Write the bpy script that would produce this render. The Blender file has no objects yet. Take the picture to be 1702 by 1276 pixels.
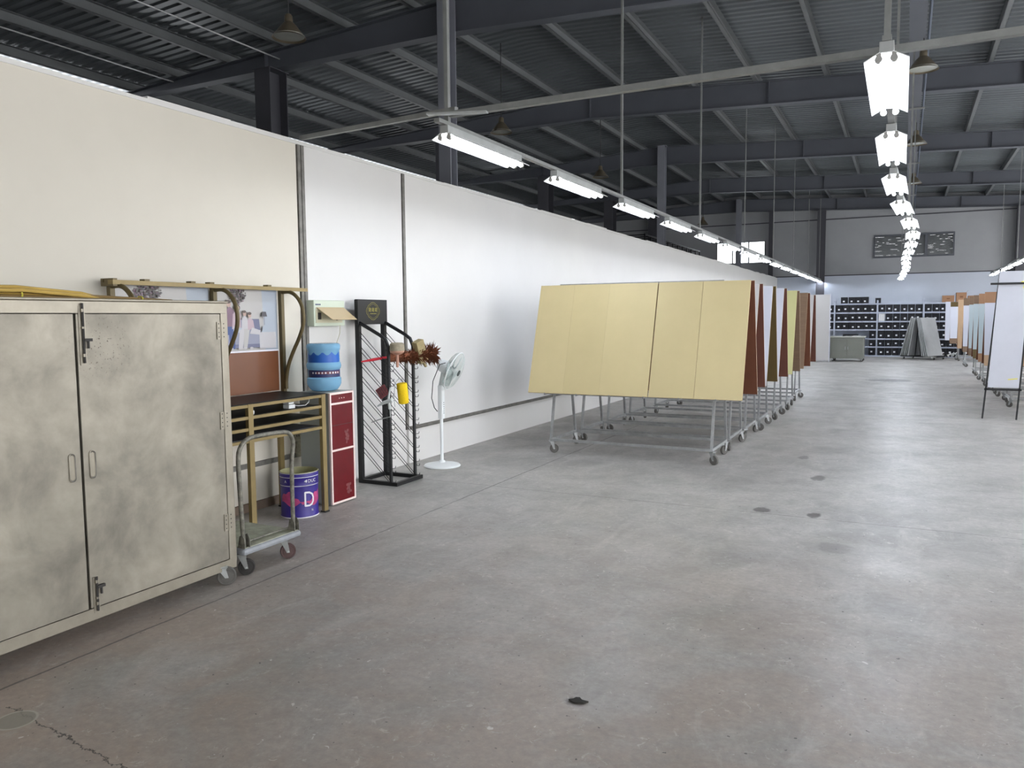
import bpy, bmesh, math, random
from mathutils import Vector, Matrix
random.seed(7)
S = bpy.context.scene
C = S.collection

# ------------------------------------------------------------------ camera
CAM_H = 1.55
cam_d = bpy.data.cameras.new('camera')
cam_d.sensor_width = 36.0
cam_d.lens = 1300.0 / 1702.0 * 36.0
cam_d.clip_end = 200
cam = bpy.data.objects.new('camera', cam_d)
C.objects.link(cam)
def _basis():
    f = 1300.0; cx = 851.0; cy = 638.0; vx, vy, roll = 1505.0, 523.0, -0.008
    a = Vector((vx - cx, -(vy - cy), -f)); Y = a.normalized()
    A = a.x - roll * a.y
    B = -cx * a.x - (vy - roll * vx - cy) * a.y + f * f
    u = -B / A; v = vy + roll * (u - vx)
    X = -Vector((u - cx, -(v - cy), -f)); X.normalize()
    Z = X.cross(Y)
    return X, Y, Z
_X, _Y, _Z = _basis()
cam.matrix_world = Matrix(((_X.x, _X.y, _X.z, 0), (_Y.x, _Y.y, _Y.z, 0), (_Z.x, _Z.y, _Z.z, CAM_H), (0, 0, 0, 1)))
S.camera = cam

# ------------------------------------------------------------------ colour and world
S.view_settings.view_transform = 'Standard'
S.view_settings.look = 'None'
S.view_settings.gamma = 1
S.view_settings.use_curve_mapping = False
S.view_settings.exposure = 0.92
W = bpy.data.worlds.new('overcast_sky'); S.world = W; W.use_nodes = True
WORLD_STRENGTH = 3.6
W.node_tree.nodes['Background'].inputs[0].default_value = (0.97, 0.975, 1.0, 1)
W.node_tree.nodes['Background'].inputs[1].default_value = WORLD_STRENGTH
TUBE_STRENGTH = 26.0

# ------------------------------------------------------------------ materials
def lin(c):
    return tuple((x / 12.92 if x <= 0.04045 else ((x + 0.055) / 1.055) ** 2.4) for x in [v / 255.0 for v in c])
def mat(name, col, rough=0.6, metal=0.0, var=0.0, scale=4.0, bump=0.0, bscale=60.0, emit=None, trans=0.0, alpha=1.0, stretch=(1, 1, 1), spec=0.5, ior=1.45):
    m = bpy.data.materials.new(name); m.use_nodes = True
    nt = m.node_tree; b = nt.nodes['Principled BSDF']
    c = lin(col)
    b.inputs['Base Color'].default_value = (*c, 1)
    b.inputs['Roughness'].default_value = rough
    b.inputs['Metallic'].default_value = metal
    b.inputs['Specular IOR Level'].default_value = spec
    b.inputs['IOR'].default_value = ior
    if trans: b.inputs['Transmission Weight'].default_value = trans
    if alpha < 1: b.inputs['Alpha'].default_value = alpha
    if emit:
        b.inputs['Emission Color'].default_value = (*lin(emit[0]), 1)
        b.inputs['Emission Strength'].default_value = emit[1]
    tc = nt.nodes.new('ShaderNodeTexCoord')
    mp = nt.nodes.new('ShaderNodeMapping'); mp.inputs['Scale'].default_value = stretch
    nt.links.new(tc.outputs['Object'], mp.inputs[0])
    if var:
        n = nt.nodes.new('ShaderNodeTexNoise'); n.inputs['Scale'].default_value = scale
        n.inputs['Detail'].default_value = 6; n.inputs['Roughness'].default_value = 0.65
        nt.links.new(mp.outputs[0], n.inputs['Vector'])
        r = nt.nodes.new('ShaderNodeValToRGB')
        r.color_ramp.elements[0].position = 0.3; r.color_ramp.elements[1].position = 0.7
        r.color_ramp.elements[0].color = (*[max(0, x * (1 - var)) for x in c], 1)
        r.color_ramp.elements[1].color = (*[min(1, x * (1 + var)) for x in c], 1)
        nt.links.new(n.outputs['Fac'], r.inputs[0]); nt.links.new(r.outputs[0], b.inputs['Base Color'])
    if bump:
        n2 = nt.nodes.new('ShaderNodeTexNoise'); n2.inputs['Scale'].default_value = bscale; n2.inputs['Detail'].default_value = 4
        nt.links.new(mp.outputs[0], n2.inputs['Vector'])
        bp = nt.nodes.new('ShaderNodeBump'); bp.inputs['Strength'].default_value = bump; bp.inputs['Distance'].default_value = 0.01
        nt.links.new(n2.outputs['Fac'], bp.inputs['Height']); nt.links.new(bp.outputs[0], b.inputs['Normal'])
    return m

M = {}
M['white_wall'] = mat('white_wall_paint', (218, 217, 214), 0.85, var=0.03, scale=0.7, bump=0.06, bscale=9)
M['warm_light_wall'] = mat('warm_light_wall_tone', (214, 209, 196), 0.85, var=0.04, scale=0.6, bump=0.06, bscale=9)  # same white wall, with the warmer light near the camera put into its colour
M['far_wall'] = mat('far_wall_render', (158, 160, 162), 0.9, var=0.06, scale=0.8, bump=0.1, bscale=14)
M['far_wall_low'] = mat('far_wall_low_paint', (196, 203, 214), 0.85, var=0.03, scale=0.9)
M['beam'] = mat('grey_blue_beam_paint', (88, 91, 98), 0.55, var=0.08, scale=1.5)
M['column'] = mat('grey_column_paint', (128, 130, 138), 0.5, var=0.08, scale=2)
M['dark_column'] = mat('dark_column_paint', (70, 70, 76), 0.55, var=0.08, scale=2)
M['purlin'] = mat('purlin_galvanised', (110, 113, 114), 0.5, 0.2, var=0.1, scale=3)
M['galv'] = mat('galvanised_steel', (176, 179, 178), 0.42, 0.55, var=0.12, scale=8)
M['galv_dull'] = mat('dull_galvanised_steel', (138, 140, 138), 0.5, 0.4, var=0.15, scale=7)
M['rackmetal'] = mat('trolley_steel', (158, 160, 160), 0.4, 0.6, var=0.2, scale=9)
M['reflector'] = mat('white_reflector', (238, 240, 240), 0.35)
M['tube'] = mat('lit_tube', (255, 255, 255), 0.5, emit=((236, 243, 255), TUBE_STRENGTH))
M['tube_cap'] = mat('tube_cap', (165, 165, 160), 0.4, 0.3)
M['black'] = mat('black_powder_coat', (17, 18, 20), 0.45, var=0.1, scale=10)
M['rubber'] = mat('grey_rubber', (92, 90, 86), 0.7, var=0.15, scale=20)
M['dark_rubber'] = mat('dark_rubber', (52, 50, 48), 0.7, var=0.1, scale=20)
M['rust_wheel'] = mat('brown_red_wheel', (84, 64, 62), 0.6, var=0.2, scale=25)
M['tan'] = mat('tan_gold_metal', (134, 117, 76), 0.42, 0.25, var=0.12, scale=7)
M['tan_dark'] = mat('olive_gold_metal', (98, 86, 56), 0.42, 0.25, var=0.12, scale=7)
M['black_glass'] = mat('black_glass', (10, 11, 13), 0.4, spec=0.2)
M['brown_panel'] = mat('brown_gloss_panel', (116, 72, 46), 0.3, var=0.05, scale=3)
M['cream_board'] = mat('cream_board', (197, 182, 138), 0.55, var=0.03, scale=3)
M['cream_board_b'] = mat('cream_board_warm', (194, 179, 135), 0.55, var=0.03, scale=3)
M['yellow_board'] = mat('pale_yellow_board', (186, 183, 132), 0.55, var=0.03, scale=3)
M['white_board'] = mat('white_board', (194, 196, 206), 0.5, var=0.02, scale=3)
M['grey_board'] = mat('pale_grey_board', (184, 182, 180), 0.55, var=0.02, scale=3)
M['blue_board'] = mat('bluish_white_board', (170, 182, 186), 0.5, var=0.02, scale=3)
M['brown_board'] = mat('brown_hardboard', (98, 56, 35), 0.6, var=0.12, scale=5)
M['redbrown_board'] = mat('red_brown_hardboard', (98, 58, 46), 0.6, var=0.1, scale=5)
M['olive_board'] = mat('olive_brown_hardboard', (88, 72, 34), 0.6, var=0.1, scale=5)
M['wood_board'] = mat('brown_wood_board', (114, 92, 72), 0.6, var=0.12, scale=3, stretch=(1, 1, 8))
M['ply_board'] = mat('light_plywood', (180, 150, 118), 0.6, var=0.06, scale=4)
M['edge'] = mat('raw_board_edge', (205, 180, 138), 0.8, var=0.1, scale=20)
M['cardboard'] = mat('cardboard', (152, 116, 88), 0.85, var=0.06, scale=6)
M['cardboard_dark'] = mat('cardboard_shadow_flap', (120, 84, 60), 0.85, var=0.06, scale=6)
M['shelf'] = mat('shelf_pale_steel', (176, 182, 196), 0.5, 0.1, var=0.04, scale=5)
M['box_black'] = mat('black_box_plastic', (13, 14, 22), 0.5, var=0.2, scale=6)
M['label'] = mat('white_paper_label', (232, 234, 238), 0.8)
M['paper'] = mat('white_paper', (222, 222, 220), 0.85)
M['panel_grey'] = mat('grey_door_panel', (150, 152, 148), 0.45, 0.2, var=0.05, scale=6)
M['panel_light'] = mat('silver_door_panel', (176, 178, 178), 0.4, 0.3, var=0.06, scale=6)
M['cab_grey'] = mat('olive_grey_cabinet', (126, 128, 120), 0.5, 0.2, var=0.05, scale=4)
M['stone_top'] = mat('pale_worktop', (178, 178, 170), 0.5, 0.2, var=0.08, scale=6)
M['white_plastic'] = mat('white_plastic', (228, 232, 232), 0.35)
M['cool_plastic'] = mat('grey_white_plastic', (196, 202, 200), 0.4)
M['fan_grille'] = mat('fan_grille_wire', (206, 212, 208), 0.4)
M['fan_blade'] = mat('fan_blade_translucent', (176, 190, 188), 0.3)
M['badge'] = mat('dark_badge', (62, 70, 68), 0.4)
M['red_glass'] = mat('red_glass_panel', (98, 10, 20), 0.15, var=0.1, scale=6)
M['pink_trim'] = mat('pale_pink_trim', (234, 214, 208), 0.4)
M['disp_side'] = mat('dispenser_side_grey', (160, 166, 162), 0.45)
M['bottle'] = mat('blue_water_bottle', (138, 190, 222), 0.15, trans=0.35, ior=1.2)
M['bottle_blue'] = mat('bottle_printed_blue', (28, 92, 178), 0.35)
M['bottle_navy'] = mat('bottle_label_navy', (34, 44, 92), 0.4)
M['bottle_maroon'] = mat('bottle_label_maroon', (104, 52, 60), 0.4)
M['pail_blue'] = mat('pail_indigo', (48, 34, 126), 0.4, var=0.15, scale=12)
M['pail_white'] = mat('pail_white_line', (226, 224, 230), 0.5)
M['pail_pink'] = mat('pail_pink_swirl', (176, 66, 118), 0.5, var=0.25, scale=14)
M['pail_in'] = mat('pail_inside_paint', (150, 148, 110), 0.6, var=0.15, scale=12)
M['cart_deck'] = mat('cart_deck_worn', (150, 152, 134), 0.7, var=0.3, scale=12)
M['cart_edge'] = mat('cart_edge_grey_plastic', (142, 146, 150), 0.6, var=0.12, scale=14)
M['cart_tube'] = mat('cart_handle_paint_splashed', (112, 110, 100), 0.5, 0.3, var=0.6, scale=34)
M['box_beige'] = mat('electric_box_beige', (206, 202, 176), 0.5)
M['box_green'] = mat('electric_box_pale_green', (198, 208, 190), 0.5)
M['flap'] = mat('tinted_flap', (196, 176, 138), 0.3)
M['red_plastic'] = mat('red_plastic', (202, 42, 56), 0.35)
M['feather'] = mat('brown_feather', (116, 68, 44), 0.85, var=0.4, scale=30)
M['bristle'] = mat('dusty_bristle', (146, 138, 118), 0.9, var=0.2, scale=60)
M['wood_worn'] = mat('worn_wood', (150, 136, 98), 0.7, var=0.2, scale=20)
M['wood_pink'] = mat('stained_handle_wood', (180, 136, 116), 0.6, var=0.15, scale=20)
M['yellow'] = mat('yellow_roller_fleece', (234, 198, 22), 0.85, var=0.1, scale=60, bump=0.4, bscale=180)
M['maroon_worn'] = mat('worn_maroon', (112, 52, 54), 0.6, var=0.4, scale=40)
M['bamboo'] = mat('bamboo_yellow', (190, 160, 84), 0.45, var=0.15, scale=6)
M['bamboo_dark'] = mat('bamboo_brown', (132, 108, 66), 0.5, var=0.15, scale=6)
M['gold'] = mat('gold_print', (158, 150, 72), 0.4, 0.3)
M['joint_steel'] = mat('bare_steel_strip', (120, 118, 112), 0.55, 0.4, var=0.3, scale=14)
M['skirt'] = mat('dirty_brown_skirt', (120, 104, 90), 0.8, var=0.2, scale=8)
M['bell'] = mat('bell_lamp_metal', (126, 116, 98), 0.35, 0.6, var=0.1, scale=8)
M['bell_in'] = mat('bell_lamp_glass', (190, 192, 184), 0.2, 0.3)
M['wire_dark'] = mat('dark_cable', (44, 44, 44), 0.6)
M['socket'] = mat('dusty_socket_plastic', (170, 162, 140), 0.6, var=0.3, scale=40)
M['yellow_tape'] = mat('yellow_tape', (214, 204, 84), 0.6)
M['film'] = mat('cloudy_plastic_film', (180, 182, 190), 0.35, var=0.03, scale=5)
M['debris'] = mat('black_scrap', (48, 46, 42), 0.8, var=0.2, scale=40)
# print colours of the poster
for k, c in dict(bg=(206, 204, 200), bgblue=(192, 202, 214), heart=(92, 86, 78), sofa=(160, 163, 182), sofad=(122, 126, 154), skin=(206, 176, 160),
                 hair=(82, 66, 60), pink=(206, 182, 190), wht=(214, 212, 214), jean=(66, 92, 150), mauve=(140, 108, 128), lamp=(86, 84, 92), plant=(150, 150, 160)).items():
    M['print_' + k] = mat('poster_print_' + k, tuple(int(v * .88) for v in c), 0.35)

# stainless steel cabinet door: brushed mottled metal, rust freckles round the bolt
def stainless():
    m = mat('stainless_steel_worn', (170, 167, 154), 0.42, 0.5)
    nt = m.node_tree; b = nt.nodes['Principled BSDF']; L = nt.links.new
    tc = nt.nodes.new('ShaderNodeTexCoord')
    n1 = nt.nodes.new('ShaderNodeTexNoise'); n1.inputs['Scale'].default_value = 3.2; n1.inputs['Detail'].default_value = 7; n1.inputs['Roughness'].default_value = 0.62; n1.inputs['Distortion'].default_value = 0.25
    L(tc.outputs['Object'], n1.inputs['Vector'])
    r1 = nt.nodes.new('ShaderNodeValToRGB')
    r1.color_ramp.elements[0].position = 0.28; r1.color_ramp.elements[0].color = (*lin((112, 108, 98)), 1)
    r1.color_ramp.elements[1].position = 0.74; r1.color_ramp.elements[1].color = (*lin((166, 160, 146)), 1)
    L(n1.outputs['Fac'], r1.inputs[0])
    # freckles
    n2 = nt.nodes.new('ShaderNodeTexNoise'); n2.inputs['Scale'].default_value = 70; n2.inputs['Detail'].default_value = 3
    L(tc.outputs['Object'], n2.inputs['Vector'])
    th = nt.nodes.new('ShaderNodeMath'); th.operation = 'GREATER_THAN'; th.inputs[1].default_value = 0.64
    L(n2.outputs['Fac'], th.inputs[0])
    d = nt.nodes.new('ShaderNodeVectorMath'); d.operation = 'DISTANCE'; d.inputs[1].default_value = (0.0, 0.13, 1.42)
    L(tc.outputs['Object'], d.inputs[0])
    mr = nt.nodes.new('ShaderNodeMapRange'); mr.inputs['From Min'].default_value = 0.04; mr.inputs['From Max'].default_value = 0.2
    mr.inputs['To Min'].default_value = 1; mr.inputs['To Max'].default_value = 0
    L(d.outputs['Value'], mr.inputs['Value'])
    mu = nt.nodes.new('ShaderNodeMath'); mu.operation = 'MULTIPLY'; L(th.outputs[0], mu.inputs[0]); L(mr.outputs[0], mu.inputs[1])
    mx = nt.nodes.new('ShaderNodeMixRGB'); mx.inputs['Color2'].default_value = (*lin((92, 84, 74)), 1)
    L(mu.outputs[0], mx.inputs['Fac']); L(r1.outputs[0], mx.inputs['Color1']); L(mx.outputs[0], b.inputs['Base Color'])
    n3 = nt.nodes.new('ShaderNodeTexNoise'); n3.inputs['Scale'].default_value = 5; n3.inputs['Detail'].default_value = 5
    L(tc.outputs['Object'], n3.inputs['Vector'])
    m3 = nt.nodes.new('ShaderNodeMapRange'); m3.inputs['To Min'].default_value = 0.36; m3.inputs['To Max'].default_value = 0.62
    L(n3.outputs['Fac'], m3.inputs['Value']); L(m3.outputs[0], b.inputs['Roughness'])
    return m
M['stainless'] = stainless()
M['stainless_frame'] = mat('stainless_frame', (150, 144, 130), 0.4, 0.5, var=0.12, scale=9)

# concrete floor: blotches, scuffs, expansion joints, a filled core hole and a hairline crack
def concrete():
    m = bpy.data.materials.new('worn_concrete_floor'); m.use_nodes = True
    nt = m.node_tree; b = nt.nodes['Principled BSDF']; L = nt.links.new
    tc = nt.nodes.new('ShaderNodeTexCoord'); P = tc.outputs['Object']
    def noise(scale, det=6, rough=0.6, dist=0.0, sc=(1, 1, 1)):
        mp = nt.nodes.new('ShaderNodeMapping'); mp.inputs['Scale'].default_value = sc; L(P, mp.inputs[0])
        n = nt.nodes.new('ShaderNodeTexNoise'); n.inputs['Scale'].default_value = scale; n.inputs['Detail'].default_value = det
        n.inputs['Roughness'].default_value = rough; n.inputs['Distortion'].default_value = dist; L(mp.outputs[0], n.inputs['Vector'])
        return n.outputs['Fac']
    def math_(op, a, c=None, clamp=False):
        n = nt.nodes.new('ShaderNodeMath'); n.operation = op; n.use_clamp = clamp
        for i, v in enumerate((a, c)):
            if v is None: continue
            if isinstance(v, (int, float)): n.inputs[i].default_value = v
            else: L(v, n.inputs[i])
        return n.outputs[0]
    def rng(v, a, bb, c=0, d=1):
        n = nt.nodes.new('ShaderNodeMapRange'); n.inputs['From Min'].default_value = a; n.inputs['From Max'].default_value = bb
        n.inputs['To Min'].default_value = c; n.inputs['To Max'].default_value = d; L(v, n.inputs['Value']); return n.outputs[0]
    def mix(f, c1, c2):
        n = nt.nodes.new('ShaderNodeMixRGB')
        if isinstance(f, float): n.inputs['Fac'].default_value = f
        else: L(f, n.inputs['Fac'])
        for k, v in (('Color1', c1), ('Color2', c2)):
            if isinstance(v, tuple): n.inputs[k].default_value = (*lin(v), 1)
            else: L(v, n.inputs[k])
        return n.outputs[0]
    sx = nt.nodes.new('ShaderNodeSeparateXYZ'); L(P, sx.inputs[0]); X, Y = sx.outputs[0], sx.outputs[1]
    base = mix(rng(noise(0.9, 8, 0.62, 0.6), 0.3, 0.7), (150, 148, 144), (190, 188, 183))
    base = mix(rng(noise(4.5, 9, 0.72, 0.5), 0.40, 0.72, 0, 0.55), base, (118, 115, 111))
    base = mix(rng(noise(2.2, 9, 0.7, 0.8, (1.6, 0.6, 1)), 0.50, 0.66, 0, 0.5), base, (196, 193, 187))
    # brownish tone in the near bays, with a shape of its own
    near = rng(Y, 6.0, 2.0)
    br = math_('MULTIPLY', near, rng(noise(1.3, 7, 0.65, 0.8), 0.36, 0.58, 0.1, 0.75), True)
    base = mix(br, base, (168, 147, 131))
    gr = rng(noise(0.8, 3, 0.5, 1.5, (1, 1, 1)), 0.55, 0.75, 0, 0.25)
    base = mix(gr, base, (128, 132, 120))
    # pale scuffs and dark specks
    sc = rng(noise(3.0, 9, 0.75, 1.2, (1.0, 0.45, 1)), 0.58, 0.70, 0, 0.5)
    base = mix(sc, base, (196, 193, 188))
    mott = rng(noise(28, 6, 0.75), 0.3, 0.7, 0.0, 0.5)
    base = mix(mott, base, (116, 113, 108))
    base = mix(rng(noise(13, 8, 0.8, 1.5), 0.585, 0.64, 0, 0.45), base, (208, 204, 197))
    sp = rng(noise(34, 2, 0.5), 0.72, 0.735, 0, 0.75)
    base = mix(sp, base, (62, 60, 58))
    sp2 = rng(noise(21, 2, 0.5, 0.5), 0.745, 0.77, 0, 0.7)
    base = mix(sp2, base, (214, 212, 208))
    # joints
    wob = math_('MULTIPLY', math_('SUBTRACT', noise(6, 5, 0.7), 0.5), 0.03)
    j1 = rng(math_('ABSOLUTE', math_('ADD', math_('ADD', X, 3.375), wob)), 0.004, 0.009, 1, 0)
    jy = math_('ABSOLUTE', math_('ADD', math_('SUBTRACT', Y, 6.3), wob))
    j2 = rng(jy, 0.003, 0.01, 0.75, 0)
    jn = math_('MULTIPLY', math_('MAXIMUM', j1, j2), rng(noise(2.5, 4, 0.6), 0.36, 0.5, 0.35, 0.9))
    base = mix(jn, base, (84, 81, 78))
    # dark band beside the long joint
    # crack
    w2 = math_('MULTIPLY', math_('SUBTRACT', noise(5, 6, 0.75), 0.5), 0.16)
    cy_ = math_('ADD', math_('MULTIPLY', math_('ADD', X, 3.15), -0.09), 1.79)
    ck = rng(math_('ABSOLUTE', math_('SUBTRACT', math_('ADD', Y, w2), cy_)), 0.0015, 0.005, 1, 0)
    gate = math_('MULTIPLY', math_('GREATER_THAN', X, -3.2), math_('LESS_THAN', X, -2.36))
    base = mix(math_('MULTIPLY', ck, gate), base, (60, 57, 54))
    # filled core hole
    dv = nt.nodes.new('ShaderNodeVectorMath'); dv.operation = 'DISTANCE'; dv.inputs[1].default_value = (-3.06, 1.75, 0.0); L(P, dv.inputs[0])
    base = mix(rng(dv.outputs['Value'], 0.068, 0.074, 0.75, 0), base, (136, 134, 122))
    ring = math_('MULTIPLY', rng(dv.outputs['Value'], 0.066, 0.07), rng(dv.outputs['Value'], 0.074, 0.08, 1, 0))
    base = mix(math_('MULTIPLY', ring, 0.7), base, (182, 178, 168))
    # dark stains, and a dark spot under the floor scrap
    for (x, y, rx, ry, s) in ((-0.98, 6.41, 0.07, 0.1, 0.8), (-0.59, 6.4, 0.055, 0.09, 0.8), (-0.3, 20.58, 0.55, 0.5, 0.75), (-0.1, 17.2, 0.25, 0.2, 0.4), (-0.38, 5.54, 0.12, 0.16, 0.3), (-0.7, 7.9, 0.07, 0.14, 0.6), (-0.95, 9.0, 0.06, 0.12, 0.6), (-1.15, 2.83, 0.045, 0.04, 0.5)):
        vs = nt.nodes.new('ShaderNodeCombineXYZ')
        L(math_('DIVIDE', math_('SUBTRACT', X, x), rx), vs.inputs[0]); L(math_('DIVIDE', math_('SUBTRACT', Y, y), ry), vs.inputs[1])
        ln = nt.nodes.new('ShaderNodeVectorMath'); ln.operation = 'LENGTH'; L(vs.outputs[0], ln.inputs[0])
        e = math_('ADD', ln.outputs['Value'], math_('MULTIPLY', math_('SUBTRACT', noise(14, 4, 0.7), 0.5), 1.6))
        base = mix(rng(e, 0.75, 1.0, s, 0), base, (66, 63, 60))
    L(base, b.inputs['Base Color'])
    L(rng(noise(1.6, 6, 0.6), 0.3, 0.7, 0.34, 0.56), b.inputs['Roughness'])
    bp = nt.nodes.new('ShaderNodeBump'); bp.inputs['Strength'].default_value = 0.12; bp.inputs['Distance'].default_value = 0.01
    L(noise(22, 6, 0.7), bp.inputs['Height']); L(bp.outputs[0], b.inputs['Normal'])
    return m
M['concrete'] = concrete()

# ------------------------------------------------------------------ mesh helpers
class MB:
    def __init__(s): s.bm = bmesh.new(); s.mi = 0; s.mats = []
    def m(s, key):
        if key not in s.mats: s.mats.append(key)
        s.mi = s.mats.index(key); return s
    def _f(s, vs):
        try:
            f = s.bm.faces.new(vs); f.material_index = s.mi; return f
        except ValueError: return None
    def hexa(s, p):
        v = [s.bm.verts.new(q) for q in p]
        for q in ((0, 3, 2, 1), (4, 5, 6, 7), (0, 1, 5, 4), (1, 2, 6, 5), (2, 3, 7, 6), (3, 0, 4, 7)): s._f([v[i] for i in q])
        return s
    def box(s, x0, x1, y0, y1, z0, z1, mtx=None):
        p = [Vector(q) for q in ((x0, y0, z0), (x1, y0, z0), (x1, y1, z0), (x0, y1, z0), (x0, y0, z1), (x1, y0, z1), (x1, y1, z1), (x0, y1, z1))]
        if mtx is not None: p = [mtx @ q for q in p]
        return s.hexa(p)
    def bar(s, a, b, w, h=None, up=(0, 0, 1)):
        a = Vector(a); b = Vector(b); h = h or w
        d = (b - a).normalized(); u = Vector(up)
        if abs(d.dot(u)) > 0.98: u = Vector((1, 0, 0))
        r = d.cross(u).normalized() * w / 2; t = r.normalized().cross(d).normalized() * h / 2
        return s.hexa([a - r - t, a + r - t, a + r + t, a - r + t, b - r - t, b + r - t, b + r + t, b - r + t])
    def tube(s, pts, r, n=10, cap=True, r2=None):
        pts = [Vector(p) for p in pts]; rings = []
        for i, p in enumerate(pts):
            d = (pts[min(i + 1, len(pts) - 1)] - pts[max(i - 1, 0)]).normalized()
            if i == 0:
                u = Vector((0, 0, 1)) if abs(d.z) < 0.9 else Vector((1, 0, 0))
                t = d.cross(u).normalized()
            else:
                t = (t - d * t.dot(d)).normalized()
            bb = d.cross(t)
            rr = r if r2 is None else r + (r2 - r) * i / (len(pts) - 1)
            if isinstance(r, (list, tuple)): rr = r[i]
            rings.append([s.bm.verts.new(p + (t * math.cos(2 * math.pi * k / n) + bb * math.sin(2 * math.pi * k / n)) * rr) for k in range(n)])
        for a, b in zip(rings, rings[1:]):
            for k in range(n): s._f([a[k], a[(k + 1) % n], b[(k + 1) % n], b[k]])
        if cap: s._f(list(reversed(rings[0]))); s._f(rings[-1])
        return s
    def lathe(s, prof, c=(0, 0, 0), n=28, mtx=None, cap=True, a0=0.0, a1=2 * math.pi, mats=None):
        full = abs(a1 - a0 - 2 * math.pi) < 1e-6
        cnt = n if full else n + 1
        rings = []
        for (r, z) in prof:
            ring = []
            for k in range(cnt):
                a = a0 + (a1 - a0) * k / n
                p = Vector((r * math.cos(a), r * math.sin(a), z))
                if mtx is not None: p = mtx @ p
                ring.append(s.bm.verts.new(p + Vector(c)))
            rings.append(ring)
        for i, (a, b) in enumerate(zip(rings, rings[1:])):
            if mats: s.m(mats[i])
            for k in range(n): s._f([a[k], a[(k + 1) % cnt], b[(k + 1) % cnt], b[k]])
        if cap and full: s._f(list(reversed(rings[0]))); s._f(rings[-1])
        return s
    def prism(s, pts, fn, t):
        """pts 2-D outline; fn(u, v, w) -> 3-D; w from 0 to t"""
        a = [s.bm.verts.new(fn(u, v, 0)) for u, v in pts]; b = [s.bm.verts.new(fn(u, v, t)) for u, v in pts]
        s._f(a); s._f(list(reversed(b)))
        n = len(pts)
        for i in range(n): s._f([a[i], b[i], b[(i + 1) % n], a[(i + 1) % n]])
        return s
    def build(s, name, material=None, parent=None, loc=None, bevel=0.0, smooth=False, rot=None):
        bm = s.bm
        bmesh.ops.remove_doubles(bm, verts=bm.verts, dist=1e-6)
        bmesh.ops.recalc_face_normals(bm, faces=bm.faces)
        me = bpy.data.meshes.new(name)
        if smooth:
            for f in bm.faces: f.smooth = True
            for e in bm.edges:
                if len(e.link_faces) == 2 and e.calc_face_angle(0) > 0.6: e.smooth = False
        bm.to_mesh(me); bm.free()
        keys = s.mats or [material]
        for k in keys: me.materials.append(M[k])
        o = bpy.data.objects.new(name, me); C.objects.link(o)
        if parent is not None: o.parent = parent
        if loc is not None: o.location = loc
        if rot is not None: o.rotation_euler = rot
        if bevel:
            md = o.modifiers.new('bevel', 'BEVEL'); md.width = bevel; md.segments = 2; md.limit_method = 'ANGLE'
        return o
def tag(o, label=None, cat=None, group=None, kind=None):
    if label: o['label'] = label
    if cat: o['category'] = cat
    if group: o['group'] = group
    if kind: o['kind'] = kind
    return o
def thing(name, label, cat, loc=(0, 0, 0), rz=0.0, group=None):
    o = bpy.data.objects.new(name, None); C.objects.link(o)
    o.empty_display_size = 0.1
    o.location = loc; o.rotation_euler = (0, 0, rz)
    return tag(o, label, cat, group)
KIDS = {}
def kids(o): return [c for c in bpy.data.objects if c.parent == o]
def copy_tree(o, parent=None, label=None, loc=None, group=None):
    c = o.copy(); C.objects.link(c)
    if parent is not None: c.parent = parent
    if label: c['label'] = label
    if group: c['group'] = group
    if loc is not None: c.location = loc
    for k in kids(o): copy_tree(k, c)
    return c
def struct(name, mb, material=None, **kw):
    return tag(mb.build(name, material, **kw), kind='structure')
ORD = ['first', 'second', 'third', 'fourth', 'fifth', 'sixth', 'seventh', 'eighth', 'ninth', 'tenth', 'eleventh', 'twelfth', 'thirteenth', 'fourteenth', 'fifteenth', 'sixteenth', 'seventeenth']
def text_into(mb, body, size, fn):
    """flat letters as faces: fn(u, v) -> 3-D"""
    cu = bpy.data.curves.new('lettering', 'FONT'); cu.body = body; cu.size = size; cu.align_x = 'CENTER'
    ob = bpy.data.objects.new('lettering', cu); C.objects.link(ob)
    dg = bpy.context.evaluated_depsgraph_get(); me = ob.evaluated_get(dg).to_mesh()
    vs = [mb.bm.verts.new(fn(v.co.x, v.co.y)) for v in me.vertices]
    for p in me.polygons: mb._f([vs[i] for i in p.vertices])
    ob.evaluated_get(dg).to_mesh_clear()
    bpy.data.objects.remove(ob); bpy.data.curves.remove(cu)

# ------------------------------------------------------------------ the shell
WX = -4.72            # face of the partition
YF = 33.6             # far wall
XL, XR, YB = -13.6, 6.3, -7.0
struct('floor', MB().box(XL - .3, XR + .3, YB - .3, YF + .3, -0.2, 0), 'concrete')

pw = MB(); 
pw.m('warm_light_wall').box(WX - .2, WX, YB, 5.30, 0, 3.07)
pw.m('white_wall').box(WX - .2, WX, 5.40, 6.87, 0, 3.07).box(WX - .2, WX, 6.93, YF, 0, 3.07)
pw.m('warm_light_wall').box(WX - .2, WX - .03, 5.30, 5.40, 0, 3.07).m('white_wall').box(WX - .2, WX - .03, 6.87, 6.93, 0, 3.07)
struct('wall_left', pw)
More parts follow.
